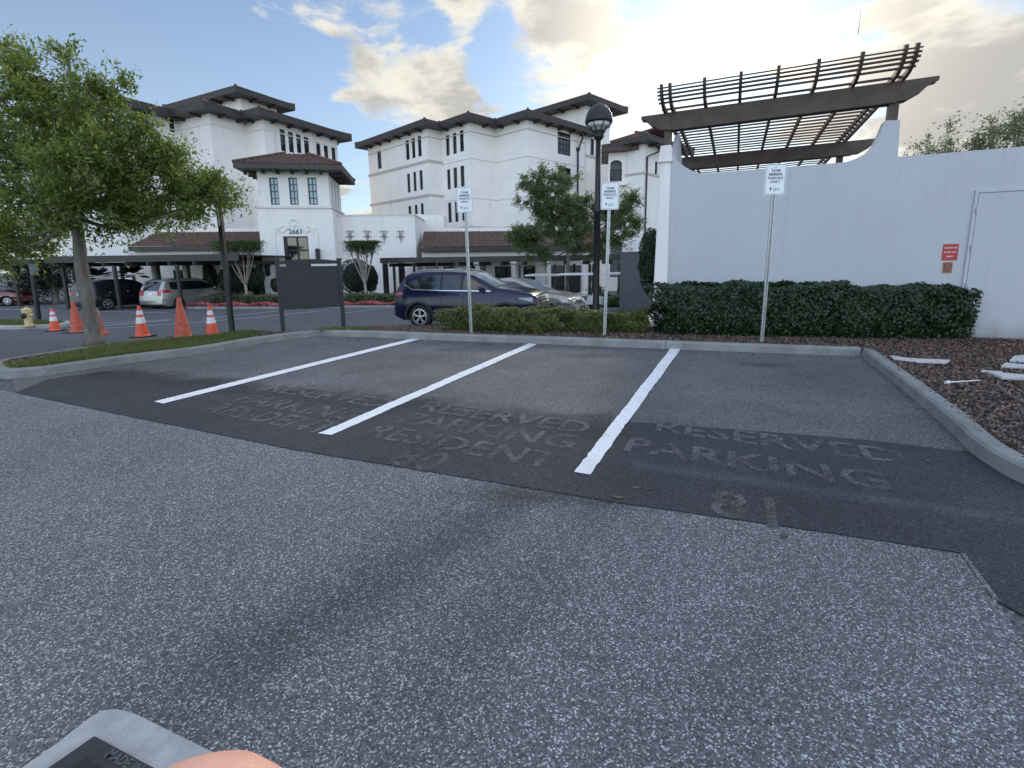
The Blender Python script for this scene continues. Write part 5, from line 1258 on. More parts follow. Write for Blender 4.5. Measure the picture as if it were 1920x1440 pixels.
def makecar(name, label, car, paint, pos, az, windows, pillars, wind, rear, spec, group=None):
    """pos: world point under the car's centre; az: heading"""
    h = azv(az); rz = math.atan2(h.y, h.x); pos = Vector((pos.x, pos.y, T(pos.y)))
    root = thing(name, label, 'car', pos, rz, group); off = Vector((-car.L/2, 0, 0)); P = M[paint]
    def B(m, nm, mat, par=None, smooth=True, fix=True):
        m.v = [v+off for v in m.v]; o = m.build(nm, M[mat], None, smooth=smooth, fixn=fix); o.parent = par or root; return o
    def solid(m, d=.004):
        return m
    bd = B(car.body(), 'body', paint)
    for sd in (1, -1):
        for lo, up in windows: B(car.side(lo, up, sd), 'side_window', 'carglass')
        for lo, up in pillars: B(car.side(lo, up, sd, .006, 4, 6), 'pillar', 'plast')
    B(car.top(*wind), 'windscreen', spec.get('screen', 'screen')); B(car.top(*rear), 'rear_window', 'carglass')
    # under body
    u = MB(); u.box((car.L/2, 0, .38), (car.L-.5, car.Wd*.62, .34)); u.box((car.L/2, 0, .62), (car.L-.6, car.Wd*.8, .2)); B(u, 'underbody', 'plast', smooth=False)
    for wi, w in enumerate(car.wheels):
        for sd in (1, -1):
            yw = sd*(car.Wd/2*.955-.11); r = car.wr
            t = MB(); t.lathe([(r*.62, -.105), (r*.9, -.11), (r, -.08), (r, .08), (r*.9, .11), (r*.62, .105), (r*.6, .05), (r*.6, -.05), (r*.62, -.105)], (w, yw, r), 32, 'y', False); ty = B(t, 'wheel', 'rubber')
            k = MB(); yo = yw+sd*.085; k.lathe([(r*.64, 0), (r*.66, sd*.022), (r*.60, sd*.024), (r*.56, -sd*.03)], (w, yo, r), 32, 'y', False); k.lathe([(.055, -sd*.03), (.055, sd*.012), (.02, sd*.02)], (w, yo, r), 12, 'y')
            n_ = spec.get('spokes', 5)
            for q in range(n_):
                a = 2*math.pi*q/n_+.3
                for da in ((-.16, .16) if spec.get('twin') else (0,)):
                    p0 = Vector((w+.04*math.cos(a), yo+sd*.0, r+.04*math.sin(a))); p1 = Vector((w+r*.62*math.cos(a+da), yo+sd*.004, r+r*.62*math.sin(a+da))); k.bar(p0, p1, .03, .05 if not spec.get('twin') else .03)
            rim = B(k, 'rim', 'alloy', ty, False)
            kd = MB(); kd.lathe([(r*.58, 0), (r*.3, -sd*.001)], (w, yo-sd*.045, r), 24, 'y'); B(kd, 'brake_disc', 'plast', ty)
    if 'clad' in spec:
        for sd in (1, -1):
            for w in car.wheels:
                m = MB(); R0 = car.wr+.055; o = 0; N_ = 22
                for k in range(N_+1):
                    q = math.pi*(-.08+1.16*k/N_)
                    for rr in (R0, R0+.065): x = w+rr*math.cos(q); z = max(car.wr+rr*math.sin(q), car.gc-.01); x = min(max(x, .02), car.L-.02); m.v.append(Vector((x, sd*(car.Wf(x, z)+.008), z)))
                m.f = [[2*k, 2*k+1, 2*k+3, 2*k+2] for k in range(N_)]; B(m, 'arch_trim', 'plast')
            B(car.side([(car.wheels[0]+car.wr+.06, car.gc), (car.wheels[1]-car.wr-.06, car.gc)], [(car.wheels[0]+car.wr+.06, car.gc+.16), (car.wheels[1]-car.wr-.06, car.gc+.16)], sd, .008), 'sill', 'plast')
    for sd in (1, -1):
        for x in spec.get('seams', ()):
            lo, hi = max(car.gc+.14, car.zbot(x)+.02), car.beltz(x)-.01; B(car.side([(x-.004, lo), (x+.004, lo)], [(x-.004, hi), (x+.004, hi)], sd, .002, 1, 8), 'door_seam', 'plast')
        for x, z in spec.get('handles', ()):
            m = MB(); a = Vector((x-.09, sd*(car.Wf(x-.09, z)+.025), z)); c = Vector((x+.09, sd*(car.Wf(x+.09, z)+.025), z+.005)); m.tube([a-Vector((0, sd*.03, 0)), a, c, c-Vector((0, sd*.03, 0))], .014, 6); B(m, 'door_handle', spec.get('handle_mat', paint))
        if 'mirror' in spec:
            x, z = spec['mirror']; m = MB(); y = sd*(car.Wf(x, z)+.12); m.lathe([(.0, -.1), (.075, -.08), (.09, 0), (.075, .08), (0, .1)], (0, 0, 0), 12, 'y'); m.v = [Vector((v.x*.7, v.y, v.z*.85))+Vector((x, y, z+.03)) for v in m.v]; m.bar((x, y, z), (x+.03, sd*(car.Wf(x, z)-.01), z-.05), .06, .03); B(m, 'mirror', paint)
        if 'chromeline' in spec: lo = spec['chromeline']; B(car.side([(x, z-.012) for x, z in lo], [(x, z+.012) for x, z in lo], sd, .008, 30, 1), 'window_trim', 'chrome')
        if 'rail' in spec:
            x0, x1 = spec['rail']; m = MB(); pts = [Vector((x, sd*(car.Wf(x, car.ztop(x)-.01)-.03), car.ztop(x)+(.05 if 0 < i < 6 else .0))) for i, x in enumerate(np.linspace(x0, x1, 7))]; m.tube(pts, .018, 6); B(m, 'roof_rail', spec.get('railmat', 'galv'))
        if 'head' in spec:
            B(car.side(*spec['head'][0], sd, .006, 10, 4), 'headlight', 'head')
            x0, x1, f0, f1 = spec['head'][1]; B(car.top(x0, x1, sd*f0, sd*f1, .006, 6, 6), 'headlight', 'head')
        if 'tail' in spec:
            B(car.side(*spec['tail'][0], sd, .006, 10, 4), 'tail_light', 'tail')
            x0, x1, f0, f1 = spec['tail'][1]; B(car.top(x0, x1, sd*f0, sd*f1, .006, 6, 6), 'tail_light', 'tail')
    if 'grille' in spec:
        x0, x1, f = spec['grille']; gr = B(car.top(x0, x1, -f, f, .008), 'grille', 'plast')
        for k in range(4): xx = x0+(x1-x0)*(k+.5)/4; B(car.top(xx-.004, xx+.004, -f, f, .014, 1, 10), 'grille_bar', 'chrome', gr)
        B(car.top(x0-.012, x0+.004, -f*1.02, f*1.02, .016, 1, 10), 'grille_trim', 'chrome', gr)
    if 'intake' in spec: x0, x1, f = spec['intake']; B(car.top(x0, x1, -f, f, .008), 'lower_intake', 'plast')
    if 'fplate' in spec or 'plate' in spec:
        x0, x1, f = spec.get('plate') or spec['fplate']; B(car.top(x0, x1, -f, f, .014, 3, 3), 'number_plate', 'signw')
    if 'bumper' in spec: x0, x1, f = spec['bumper']; B(car.top(x0, x1, -f, f, .01), 'rear_bumper_step', spec.get('bumpmat', 'plast'))
    return root

# compact crossover, rear .. front
suv = Car(4.4, 1.82, [(0, .50), (.03, .80), (.06, 1.05), (.13, 1.22), (.36, 1.53), (.46, 1.585), (.9, 1.635), (1.6, 1.65), (2.2, 1.615), (2.45, 1.55), (3.2, 1.19), (3.6, 1.15), (4.1, 1.06), (4.27, .98), (4.34, .82), (4.38, .62), (4.40, .40)],
          [(0, 1.08), (.5, 1.12), (1.5, 1.10), (3.2, 1.08), (4.4, .96)], (.86, 3.49), .35, .25, .34)
b0 = G(786, 612); hd = azv(94)
b0 = G(788, 615); hd = azv(107); px = b0+hd*(2.2-.86)+Vector((-hd.y, hd.x, 0))*.86
makecar('parked_suv', 'dark blue crossover parked beside the drive, nearest of the vehicles', suv, 'pblue', px, 107,
        [([(.40, 1.27), (.66, 1.15), (1.50, 1.13)], [(.40, 1.285), (.78, 1.45), (1.1, 1.525), (1.50, 1.55)]), ([(1.58, 1.13), (2.14, 1.125)], [(1.58, 1.55), (2.14, 1.53)]), ([(2.22, 1.125), (3.0, 1.12)], [(2.22, 1.52), (2.42, 1.46), (3.0, 1.16)])],
        [([(1.50, 1.13), (1.58, 1.13)], [(1.50, 1.56), (1.58, 1.56)]), ([(2.14, 1.125), (2.22, 1.125)], [(2.14, 1.54), (2.22, 1.53)])], (2.46, 3.16, -.93, .93, .006, 14, 10, -.96, .96), (.17, .36, -.85, .85),
        dict(spokes=5, twin=True, clad=1, seams=(1.56, 2.26, 3.12), handles=((1.30, 1.0), (2.0, 1.0)), mirror=(2.80, 1.14), chromeline=[(.38, 1.28), (.64, 1.14), (1.5, 1.115), (3.05, 1.105)], rail=(.5, 2.5),
             head=(([(3.86, .90), (4.22, .82)], [(3.86, .93), (4.22, .94)]), (4.255, 4.33, .58, .98)), tail=(([(.06, .94), (.34, 1.0)], [(.06, 1.06), (.34, 1.06)]), (.04, .075, .35, .98)), grille=(4.265, 4.36, .56), intake=(4.37, 4.395, .7), bumper=(.0, .02, .95), screen='screen'))
sed = Car(4.85, 1.83, [(0, .5), (.05, .85), (.15, 1.02), (.7, 1.08), (1.05, 1.22), (1.6, 1.42), (2.2, 1.475), (2.7, 1.45), (3.0, 1.36), (3.65, 1.04), (4.2, .96), (4.55, .86), (4.72, .70), (4.80, .55), (4.85, .35)],
          [(0, .92), (1.2, .98), (3.6, .93), (4.85, .8)], (1.0, 3.85), .335, .2, .33, .26, zmid=.58)
makecar('parked_sedan', 'champagne sedan parked just behind the dark blue crossover', sed, 'pchamp', at(968, 560, 16.8), 112,
        [([(1.0, 1.02), (2.15, .985)], [(1.0, 1.09), (1.45, 1.30), (2.15, 1.40)]), ([(2.23, .985), (3.35, .975)], [(2.23, 1.40), (2.7, 1.37), (3.0, 1.25), (3.35, 1.02)])], [([(2.15, .98), (2.23, .98)], [(2.15, 1.41), (2.23, 1.41)])],
        (2.86, 3.60, -.92, .92, .006, 14, 10, -.96, .96), (.8, 1.45, -.88, .88),
        dict(spokes=7, seams=(1.15, 2.19, 3.5), handles=((1.45, .86), (2.55, .86)), mirror=(3.25, 1.0), chromeline=[(.95, 1.04), (2.2, .97), (3.4, .96)], head=(([(4.18, .66), (4.62, .60)], [(4.18, .74), (4.62, .78)]), (4.6, 4.73, .55, .98)), tail=(([(.05, .75), (.3, .8)], [(.05, .9), (.3, .93)]), (.06, .12, .4, .98)), grille=(4.66, 4.76, .45), intake=(4.8, 4.84, .6), screen='screen'))
van = Car(5.05, 1.95, [(0, .45), (.04, .8), (.07, 1.05), (.20, 1.35), (.42, 1.66), (.6, 1.72), (1.5, 1.76), (2.6, 1.74), (3.2, 1.62), (4.2, 1.12), (4.7, .95), (4.93, .75), (5.0, .55), (5.05, .35)],
          [(0, 1.08), (1.5, 1.06), (4.2, 1.0), (5.05, .8)], (.98, 4.0), .33, .2, .28, .24)
p0 = at(307, 560, 27.6); hd = azv(14); lf = Vector((-hd.y, hd.x, 0)); c0 = p0+hd*2.5+lf*.97
makecar('parked_minivan', 'silver minivan parked under the left carport, rear towards us', van, 'psilver', c0, 14,
        [([(.62, 1.18), (1.4, 1.12)], [(.62, 1.58), (1.4, 1.63)]), ([(1.48, 1.12), (2.55, 1.10)], [(1.48, 1.63), (2.55, 1.61)]), ([(2.63, 1.10), (3.8, 1.10)], [(2.63, 1.60), (3.1, 1.50), (3.8, 1.14)])], [([(1.4, 1.1), (1.48, 1.1)], [(1.4, 1.64), (1.48, 1.64)]), ([(2.55, 1.1), (2.63, 1.1)], [(2.55, 1.62), (2.63, 1.61)])],
        (3.25, 4.15, -.92, .92), (.09, .38, -.80, .80), dict(spokes=5, seams=(1.45, 2.6, 3.9), handles=((2.3, .98), (2.85, .98)), mirror=(3.55, 1.12), rail=(.7, 2.9), railmat='plast', tail=(([(.08, .95), (.55, 1.02)], [(.08, 1.18), (.55, 1.14)]), (.045, .10, .62, .98)), head=(([(4.5, .7), (4.85, .66)], [(4.5, .8), (4.85, .76)]), (4.86, 4.95, .5, .95)), plate=(.045, .065, .16)))
p0 = at(200, 560, 28.2); 
blk = Car(4.8, 1.92, [(0, .5), (.04, .9), (.08, 1.15), (.25, 1.5), (.4, 1.72), (1.5, 1.78), (2.4, 1.76), (2.8, 1.66), (3.4, 1.22), (4.3, 1.1), (4.65, .98), (4.76, .7), (4.8, .4)], [(0, 1.12), (2, 1.1), (4.8, .95)], (.95, 3.85), .38, .26, .26)
hd = azv(20); lf = Vector((-hd.y, hd.x, 0))
makecar('parked_suv', 'black sport utility vehicle under the left carport behind the tree trunk', blk, 'pblack', p0+hd*1.2+lf*.4, 20,
        [([(.5, 1.22), (1.4, 1.18)], [(.5, 1.6), (1.4, 1.66)]), ([(1.48, 1.18), (2.3, 1.16)], [(1.48, 1.66), (2.3, 1.64)]), ([(2.38, 1.16), (3.2, 1.16)], [(2.38, 1.63), (2.7, 1.55), (3.2, 1.2)])], [], (2.85, 3.35, -.92, .92), (.12, .36, -.8, .8),
        dict(spokes=6, seams=(1.44, 2.34), handles=((1.2, 1.05), (2.15, 1.05)), mirror=(3.0, 1.18), handle_mat='chrome', tail=(([(.06, .95), (.3, 1.0)], [(.06, 1.2), (.3, 1.2)]), (.05, .1, .7, .98)), plate=(.045, .065, .16)))
makecar('parked_sedan', 'dark red sedan at the far left edge under its carport', sed, 'pred', at(-18, 555, 33.5), 75,
        [([(1.0, 1.02), (2.15, .985)], [(1.0, 1.09), (1.45, 1.30), (2.15, 1.40)]), ([(2.23, .985), (3.35, .975)], [(2.23, 1.40), (2.7, 1.37), (3.0, 1.25), (3.35, 1.02)])], [], (2.86, 3.60, -.92, .92), (.8, 1.45, -.88, .88), dict(spokes=7, mirror=(3.25, 1.0)))

# ---------------------------------------------------------------- golf carts
def golfcart(px, Y, az, label):
    Y += 1; p = at(px, 540, Y); p.z = T(Y); h = azv(az); root = thing('golf_cart', label, 'golf cart', p, math.atan2(h.y, h.x), 'golf carts parked in front of the right carport'); root.scale = (.88, .88, .88)
    def B(m, nm, mat, smooth=False, bev=0): o = m.build(nm, M[mat], None, smooth=smooth, bevel=bev); o.parent = root; return o
    m = MB(); m.prism([(x, -.62, z) for x, z in ((-1.2, .3), (1.15, .3), (1.25, .5), (1.1, .78), (.75, .85), (.62, .42), (-.1, .42), (-.15, .72), (-1.2, .75), (-1.28, .5))], (0, 0, 0), (0, 1.24, 0)); B(m, 'body', 'white', bev=.02)
    m = MB(); m.box((-.35, 0, .8), (.5, 1.1, .14)); B(m, 'seat', 'plast', bev=.03); m = MB(); m.box((-.62, 0, 1.05), (.12, 1.1, .4)); B(m, 'backrest', 'plast', bev=.03)
    m = MB(); m.prism([(x, -.64, z) for x, z in ((-1.15, 1.86), (1.0, 1.86), (1.1, 1.88), (1.0, 1.93), (.6, 1.97), (-.8, 1.97), (-1.15, 1.93))], (0, 0, 0), (0, 1.28, 0)); B(m, 'roof', 'white', bev=.015)
    for x0, x1 in ((.95, .8), (-1.1, -1.0)):
        for s in (-1, 1): m = MB(); m.tube([(x0, s*.56, .75), (x1, s*.56, 1.87)], .022, 6); B(m, 'roof_post', 'plast')
    m = MB(); m.tube([(.7, .25, .8), (.42, .25, 1.05)], .02, 6); m.v += []; B(m, 'steering_column', 'plast'); m = MB(); m.tube([(.40+.06*math.cos(q), .25+.17*math.sin(q), 1.06+.12*math.cos(q)) for q in np.linspace(0, 2*math.pi, 15)], .014, 5, False); B(m, 'steering_wheel', 'plast')
    for x in (-.8, .8):
        for s in (-1, 1): m = MB(); m.lathe([(.08, -.09), (.2, -.1), (.22, -.06), (.22, .06), (.2, .1), (.08, .09)], (x, s*.52, .22), 18, 'y'); B(m, 'wheel', 'rubber')
golfcart(1085, 22.0, 100, 'white golf cart seen between the small oak trunk and the street lamp'); golfcart(1146, 21.6, 96, 'white golf cart seen just right of the street lamp'); golfcart(1020, 24.5, 96, 'golf cart half hidden behind the champagne sedan')

# grey corrugated enclosure
def greybox():
    a = at(1165, 500, 20.5); b = at(1224, 500, 19.6); g = T(20); e = (b-a); e.z = 0; L = e.length; e.normalize(); n = Vector((e.y, -e.x, 0)); zt = at(1190, 473, 20).z
    root = thing('metal_screen', 'dark grey corrugated metal screen left of the white wall end', 'fence', Vector((a.x, a.y, g)))
    m = MB(); k = int(L/.05); A = Vector((a.x, a.y, 0))
    for z in (g, zt):
        for i in range(k+1): m.v.append(A+e*(L*i/k)+n*(.03 if (i//2) % 2 else 0)+Vector((0, 0, z)))
    m.f = [[i, i+1, k+2+i, k+1+i] for i in range(k)]; m.build('sheet', M['grey'], root)
    m = MB(); m.bar(A+Vector((0, 0, zt)), A+e*L+Vector((0, 0, zt)), .1, .06); m.build('top_rail', M['grey'], root)
    m = MB(); s = -n; m.prism([A+Vector((0, 0, g)), A+s*2.4+Vector((0, 0, g)), A+s*2.4+Vector((0, 0, zt)), A+Vector((0, 0, zt))], -e*.05, -e*.01); m.build('side_sheet', M['grey'], root)
greybox()

# ---------------------------------------------------------------- vegetation
def make_tree(name, label, base, trunk, lobes, leafmat_, bark, ln, wd, nleaf, seed, group=None, trunk_r=.12, spread=.34, hang=0.0, cat='tree', limb_r=.05):
    """trunk: list of offsets from base; lobes: (x,y,z,rx,ry,rz,clusters) offsets from base"""
    rg = np.random.default_rng(seed); root = thing(name, label, cat, base, 0, group); b = np.array(base)
    tb = MB(); tp = [Vector(base)+Vector(p) for p in trunk]; n = len(tp)
    tb.tube(catmull(tp, 4), [trunk_r*(1.35 if i == 0 else 1.0)*(1-.45*i/(4*(n-1))) for i in range(4*(n-1)+1)], 12)
    nodes = []; top = tp[-1]; mid = tp[-2]
    cents = []
    for (x, y, z, rx, ry, rz, k) in lobes:
        c = Vector(base)+Vector((x, y, z)); st = top if z > trunk[-1][2]-.2 else mid.lerp(top, .5)
        m1 = st.lerp(c, .45)+Vector((0, 0, -.12*(c-st).length)); pts = catmull([st-Vector((0, 0, .1)), st, m1, c], 4)
        L_ = len(pts); rs = [limb_r*(1-.75*i/(L_-1)) for i in range(L_)]; tb.tube(pts, rs, 7); nodes += [np.array(p) for p in pts[3:]]
        d = rg.normal(size=(k, 3)); d /= np.linalg.norm(d, axis=1)[:, None]; r = rg.uniform(.12, 1, (k, 1))**(1/2.2); cc = np.array(c)+d*r*np.array([rx, ry, rz]); cents.append(np.column_stack([cc, d]))
    cents = np.vstack(cents); nd = np.array(nodes)
    for c in cents:
        j = np.argmin(((nd-c[:3])**2).sum(1)+0.0); p = nd[j]; q = c[:3]; m_ = (p+q)/2+rg.normal(size=3)*.06+np.array([0, 0, -.04]); tb.tube([p, m_, q], [.014, .010, .005], 4, False)
    tb.build('trunk', M[bark], root, smooth=True)
    # leafy twigs around each cluster centre
    K = len(cents); nt_ = 7; per = max(1, int(nleaf/(K*nt_)))
    c = np.repeat(cents[:, :3], nt_, 0); od = np.repeat(cents[:, 3:], nt_, 0); dr = od*.7+rg.normal(size=c.shape)*.8; dr[:, 2] += .15-hang; dr /= np.linalg.norm(dr, axis=1)[:, None]; lens = spread*rg.uniform(.5, 1.5, len(c))
    tt = rg.uniform(.05, 1, (len(c), per)); pos = c[:, None, :]+dr[:, None, :]*(tt*lens[:, None])[:, :, None]; pos += rg.normal(size=pos.shape)*ln*.55; pos[:, :, 2] -= (tt**2*lens[:, None])*.12
    dd = np.repeat(dr, per, 0); v, f = leaves(pos.reshape(-1, 3), .5, ln, wd, rg, dirs=dd*.8); o = npmesh('crown', v, f, M[leafmat_], root)
    # thin twigs that carry the leaves
    w = .0035; e = c+dr*lens[:, None]; side = np.cross(dr, [0, 0, 1.0]); side /= np.linalg.norm(side, axis=1)[:, None]+1e-9; v = np.stack([c-side*w, c+side*w, e+side*w*.5, e-side*w*.5], 1).reshape(-1, 3)
    npmesh('twigs', v, np.arange(len(v)).reshape(-1, 4), M[bark], root)
    return root
def lobe_px(base, items, s=1.0):
    """items: (px, py, dy, rx, rz, clusters): lobe centre by direction at depth base.y+dy"""
    out = []
    for px, py, dy, rx, rz, k in items:
        p = at(px, py, base.y+dy)-base; out.append((p.x, p.y, p.z, rx, rx*.9, rz, k))
    return out
b = G(176, 648, .12)
tr = [(0, 0, 0), (.02, 0, .7), (-.02, .02, 1.5), (.0, .05, 2.2), (-.05, .1, 2.8)]
make_tree('oak_tree', 'large leafy oak with grey bark growing on the grassy island at left', b, tr,
    lobe_px(b, [(50, 215, 0, 1.05, .62, 42), (140, 260, .4, .85, .6, 38), (30, 330, -.4, 1.2, .65, 44), (160, 345, -.5, .9, .55, 40), (250, 285, .1, .62, .42, 26), (285, 350, .3, .72, .34, 26), (375, 352, .2, .5, .18, 16), (240, 415, .2, .65, .24, 18), (325, 400, -.2, .45, .18, 12), (30, 430, .3, .9, .36, 28), (-80, 300, 0, 1.2, .9, 40),
        (85, 150, .1, .62, .30, 18), (185, 185, -.2, .42, .26, 13), (5, 115, .2, .45, .22, 10), (215, 165, 0, .22, .14, 5), (-60, 430, .2, .9, .45, 20), (120, 395, -.8, .8, .35, 20), (275, 225, 0, .22, .22, 5), (420, 366, .2, .22, .12, 6), (345, 352, .25, .35, .22, 12), (300, 300, .1, .35, .25, 8), (0, 470, -.3, .6, .2, 14), (150, 300, -.9, .7, .4, 16), (55, 270, .9, .9, .5, 18), (130, 110, .1, .15, .15, 3), (330, 285, .1, .2, .15, 4)]),
    'leafoak', 'bark', 0.092, .034, 64000, 11, trunk_r=.145, spread=.36, limb_r=.06)
b = at(1063, 560, 23.5); b.z = T(23.5)
make_tree('oak_tree', 'small rounded oak with slim trunk behind the champagne sedan', b, [(0, 0, 0), (.0, 0, 1.2), (.03, 0, 2.4), (.0, 0, 3.2)],
    lobe_px(b, [(1050, 380, 0, 1.25, .8, 38), (1010, 370, .2, 1.0, .6, 24), (1100, 400, -.2, 1.3, .8, 38), (1150, 400, .2, 1.0, .7, 26), (1060, 430, -.3, 1.5, .6, 40), (990, 440, .1, .9, .45, 20), (1150, 440, .1, .9, .4, 18), (1015, 335, 0, .5, .5, 9), (1060, 330, .2, .6, .4, 9), (975, 445, 0, .5, .25, 7), (1185, 375, 0, .4, .35, 8), (1010, 478, 0, .7, .2, 10), (1110, 470, .3, .9, .25, 14), (1190, 420, 0, .35, .2, 5), (980, 340, 0, .15, .4, 3)]),
    'leafmid', 'bark', .115, .05, 60000, 5, trunk_r=.11, spread=.42, limb_r=.05)
def myrtle(px, py, Y, wpx, seed, label):
    b = at(px, py, Y); b.z = T(Y)+.1; root = thing('crape_myrtle', label, 'tree', b, 0, 'clipped crape myrtles in front of the buildings'); rg = np.random.default_rng(seed); t = MB(); w = wpx/F*Y/2; H_ = at(px, 455, Y).z-b.z
    t.tube([b, b+Vector((.02, 0, .6)), b+Vector((-.02, 0, 1.25))], [.11, .085, .09], 8); tips = []
    for k in range(11):
        a = 2*math.pi*k/11+rg.uniform(-.2, .2); r = w*rg.uniform(.35, .95); s = b+Vector((0, 0, 1.15)); e = b+Vector((r*math.cos(a), r*math.sin(a)*.8, H_-.45+rg.uniform(-.1, .2))); m_ = s.lerp(e, .5)+Vector((0, 0, -.1)); t.tube(catmull([s, m_, e], 4), [.05-.004*i for i in range(9)], 5)
        for q in range(4): d = Vector((rg.normal()*.25, rg.normal()*.25, .35)); t.tube([m_.lerp(e, .5), e+d*.5, e+d], [.016, .012, .006], 4, False); tips.append(np.array(e+d*.7))
    t.build('trunk', M['barkp'], root, smooth=True); tips = np.array(tips); n = 9000; i = rg.integers(0, len(tips), n); p = tips[i]+rg.normal(size=(n, 3))*np.array([.2, .2, .24]); zc = b.z+H_
    p[:, 2] = np.minimum(p[:, 2], zc+.12*rg.uniform(0, 1, n)); v, f = leaves(p, .3, .085, .04, rg); npmesh('crown', v, f, M['leafmyr'], root)
myrtle(463, 560, 28.9, 74, 3, 'clipped crape myrtle with pale branching trunk left of the charcoal board'); myrtle(686, 552, 28.9, 64, 4, 'clipped crape myrtle with pale branching trunk between board and blue car')

def bush(name, label, cat, c, r, leaf, n, ln, wd, core='core', group=None, box=False, seed=1, rot=0, mat_sc=.80, rag=.05, stem=False):
    """leafy solid: c centre (world), r half sizes; box -> clipped rounded box"""
    rg = np.random.default_rng(seed); root = thing(name, label, cat, Vector((c[0], c[1], c[2]-r[2])), rot, group); r = np.array(r, float)
    p = 6.0 if box else 2.0
    d = rg.normal(size=(n, 3)); 
    if box:
        d = rg.uniform(-1, 1, (n, 3)); ax = rg.choice(3, n, p=np.array([r[1]*r[2], r[0]*r[2], r[0]*r[1]])/sum([r[1]*r[2], r[0]*r[2], r[0]*r[1]])); sg = rg.choice([-1, 1], n); d[np.arange(n), ax] = sg
    k = (np.abs(d)**p).sum(1)**(-1/p); s = d*k[:, None]
    # slow lumps plus ragged depth
    q = s*r; lump = np.sin(q[:, 0]*4.1+seed)*np.cos(q[:, 1]*3.7+seed*2)*np.sin(q[:, 2]*5.3+seed)*.07+np.sin(q[:, 0]*11+seed)*np.sin(q[:, 2]*13+q[:, 1]*9)*.035
    rr = 1+(lump-np.abs(rg.normal(size=n))*rag+rag*.35)/r.min()
    pos = s*rr[:, None]*r; nrm = s/r; nrm /= np.linalg.norm(nrm, axis=1)[:, None]; cs, sn = math.cos(rot), math.sin(rot)
    Rm = np.array([[cs, -sn, 0], [sn, cs, 0], [0, 0, 1]]); pos = pos@Rm.T+np.array(c); nrm = nrm@Rm.T
    # leaf plane roughly facing outward
    a = np.cross(nrm, rg.normal(size=(n, 3))); a /= np.linalg.norm(a, axis=1)[:, None]; a += nrm*rg.uniform(-.3, .9, (n, 1)); a /= np.linalg.norm(a, axis=1)[:, None]
    b_ = np.cross(a, nrm+rg.normal(size=(n, 3))*.45); b_ /= np.linalg.norm(b_, axis=1)[:, None]+1e-9
    L_ = ln*rg.uniform(.6, 1.3, (n, 1)); W_ = wd*rg.uniform(.7, 1.3, (n, 1)); up = np.cross(a, b_)
    v = np.empty((n, 4, 3)); v[:, 0] = pos-a*L_/2; v[:, 1] = pos+b_*W_/2+up*W_*.15; v[:, 2] = pos+a*L_/2; v[:, 3] = pos-b_*W_/2+up*W_*.15
    npmesh('foliage', v.reshape(-1, 3), np.arange(4*n).reshape(n, 4), M[leaf], root)
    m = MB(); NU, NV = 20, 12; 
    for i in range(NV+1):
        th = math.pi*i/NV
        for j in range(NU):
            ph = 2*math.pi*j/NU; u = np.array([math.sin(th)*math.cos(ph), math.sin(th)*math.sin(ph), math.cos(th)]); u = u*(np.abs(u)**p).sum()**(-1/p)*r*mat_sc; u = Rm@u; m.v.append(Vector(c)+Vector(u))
    m.f = [[i*NU+j, i*NU+(j+1) % NU, (i+1)*NU+(j+1) % NU, (i+1)*NU+j] for i in range(NV) for j in range(NU)]; m.build('dark_core', M[core], root)  # added solid core, coloured dark for the shade inside the foliage
    return root
def hedge_px(x0, y0, x1, y1, ytop, depth, **k):
    a = G(x0, y0, .1); b = G(x1, y1, .1); e = b-a; e.z = 0; L = e.length; e.normalize(); n = Vector((-e.y, e.x, 0)); zt = at((x0+x1)/2, ytop, (a.y+b.y)/2).z; zb = (a.z+b.z)/2-.05
    c = (a+b)/2+n*depth/2; return bush(c=(c.x, c.y, (zt+zb)/2), r=(L/2, depth/2, (zt-zb)/2), box=True, rot=math.atan2(e.y, e.x), **k)
hedge_px(1236, 630, 1582, 637, 536, 1.0, name='hedge', label='dark green clipped hedge, left half, standing before the white wall', cat='hedge', leaf='leafhedge', n=34000, ln=.075, wd=.042, seed=2, group='dark hedges along the white wall', rag=.07)
hedge_px(1566, 637, 1832, 640, 540.5, 1.0, name='hedge', label='dark green clipped hedge, right half, ending near the wall door', cat='hedge', leaf='leafhedge', n=28000, ln=.075, wd=.042, seed=3, group='dark hedges along the white wall', rag=.075)
hedge_px(828, 622, 1036, 630, 581, .8, name='low_shrub', label='longest low yellow green clipped shrub in front of the blue car', cat='shrub', leaf='leafhol', n=30000, ln=.05, wd=.028, seed=4, group='low clipped shrubs in the bed', core='corel', rag=.05)
hedge_px(1054, 626, 1128, 629, 586, .7, name='low_shrub', label='low yellow green shrub at the foot of the street lamp', cat='shrub', leaf='leafhol', n=12500, ln=.05, wd=.028, seed=5, group='low clipped shrubs in the bed', core='corel', rag=.05)
hedge_px(1138, 627, 1212, 628, 588, .8, name='low_shrub', label='low yellow green shrub between middle parking sign and wall end', cat='shrub', leaf='leafhol', n=12500, ln=.05, wd=.028, seed=6, group='low clipped shrubs in the bed', core='corel', rag=.05)
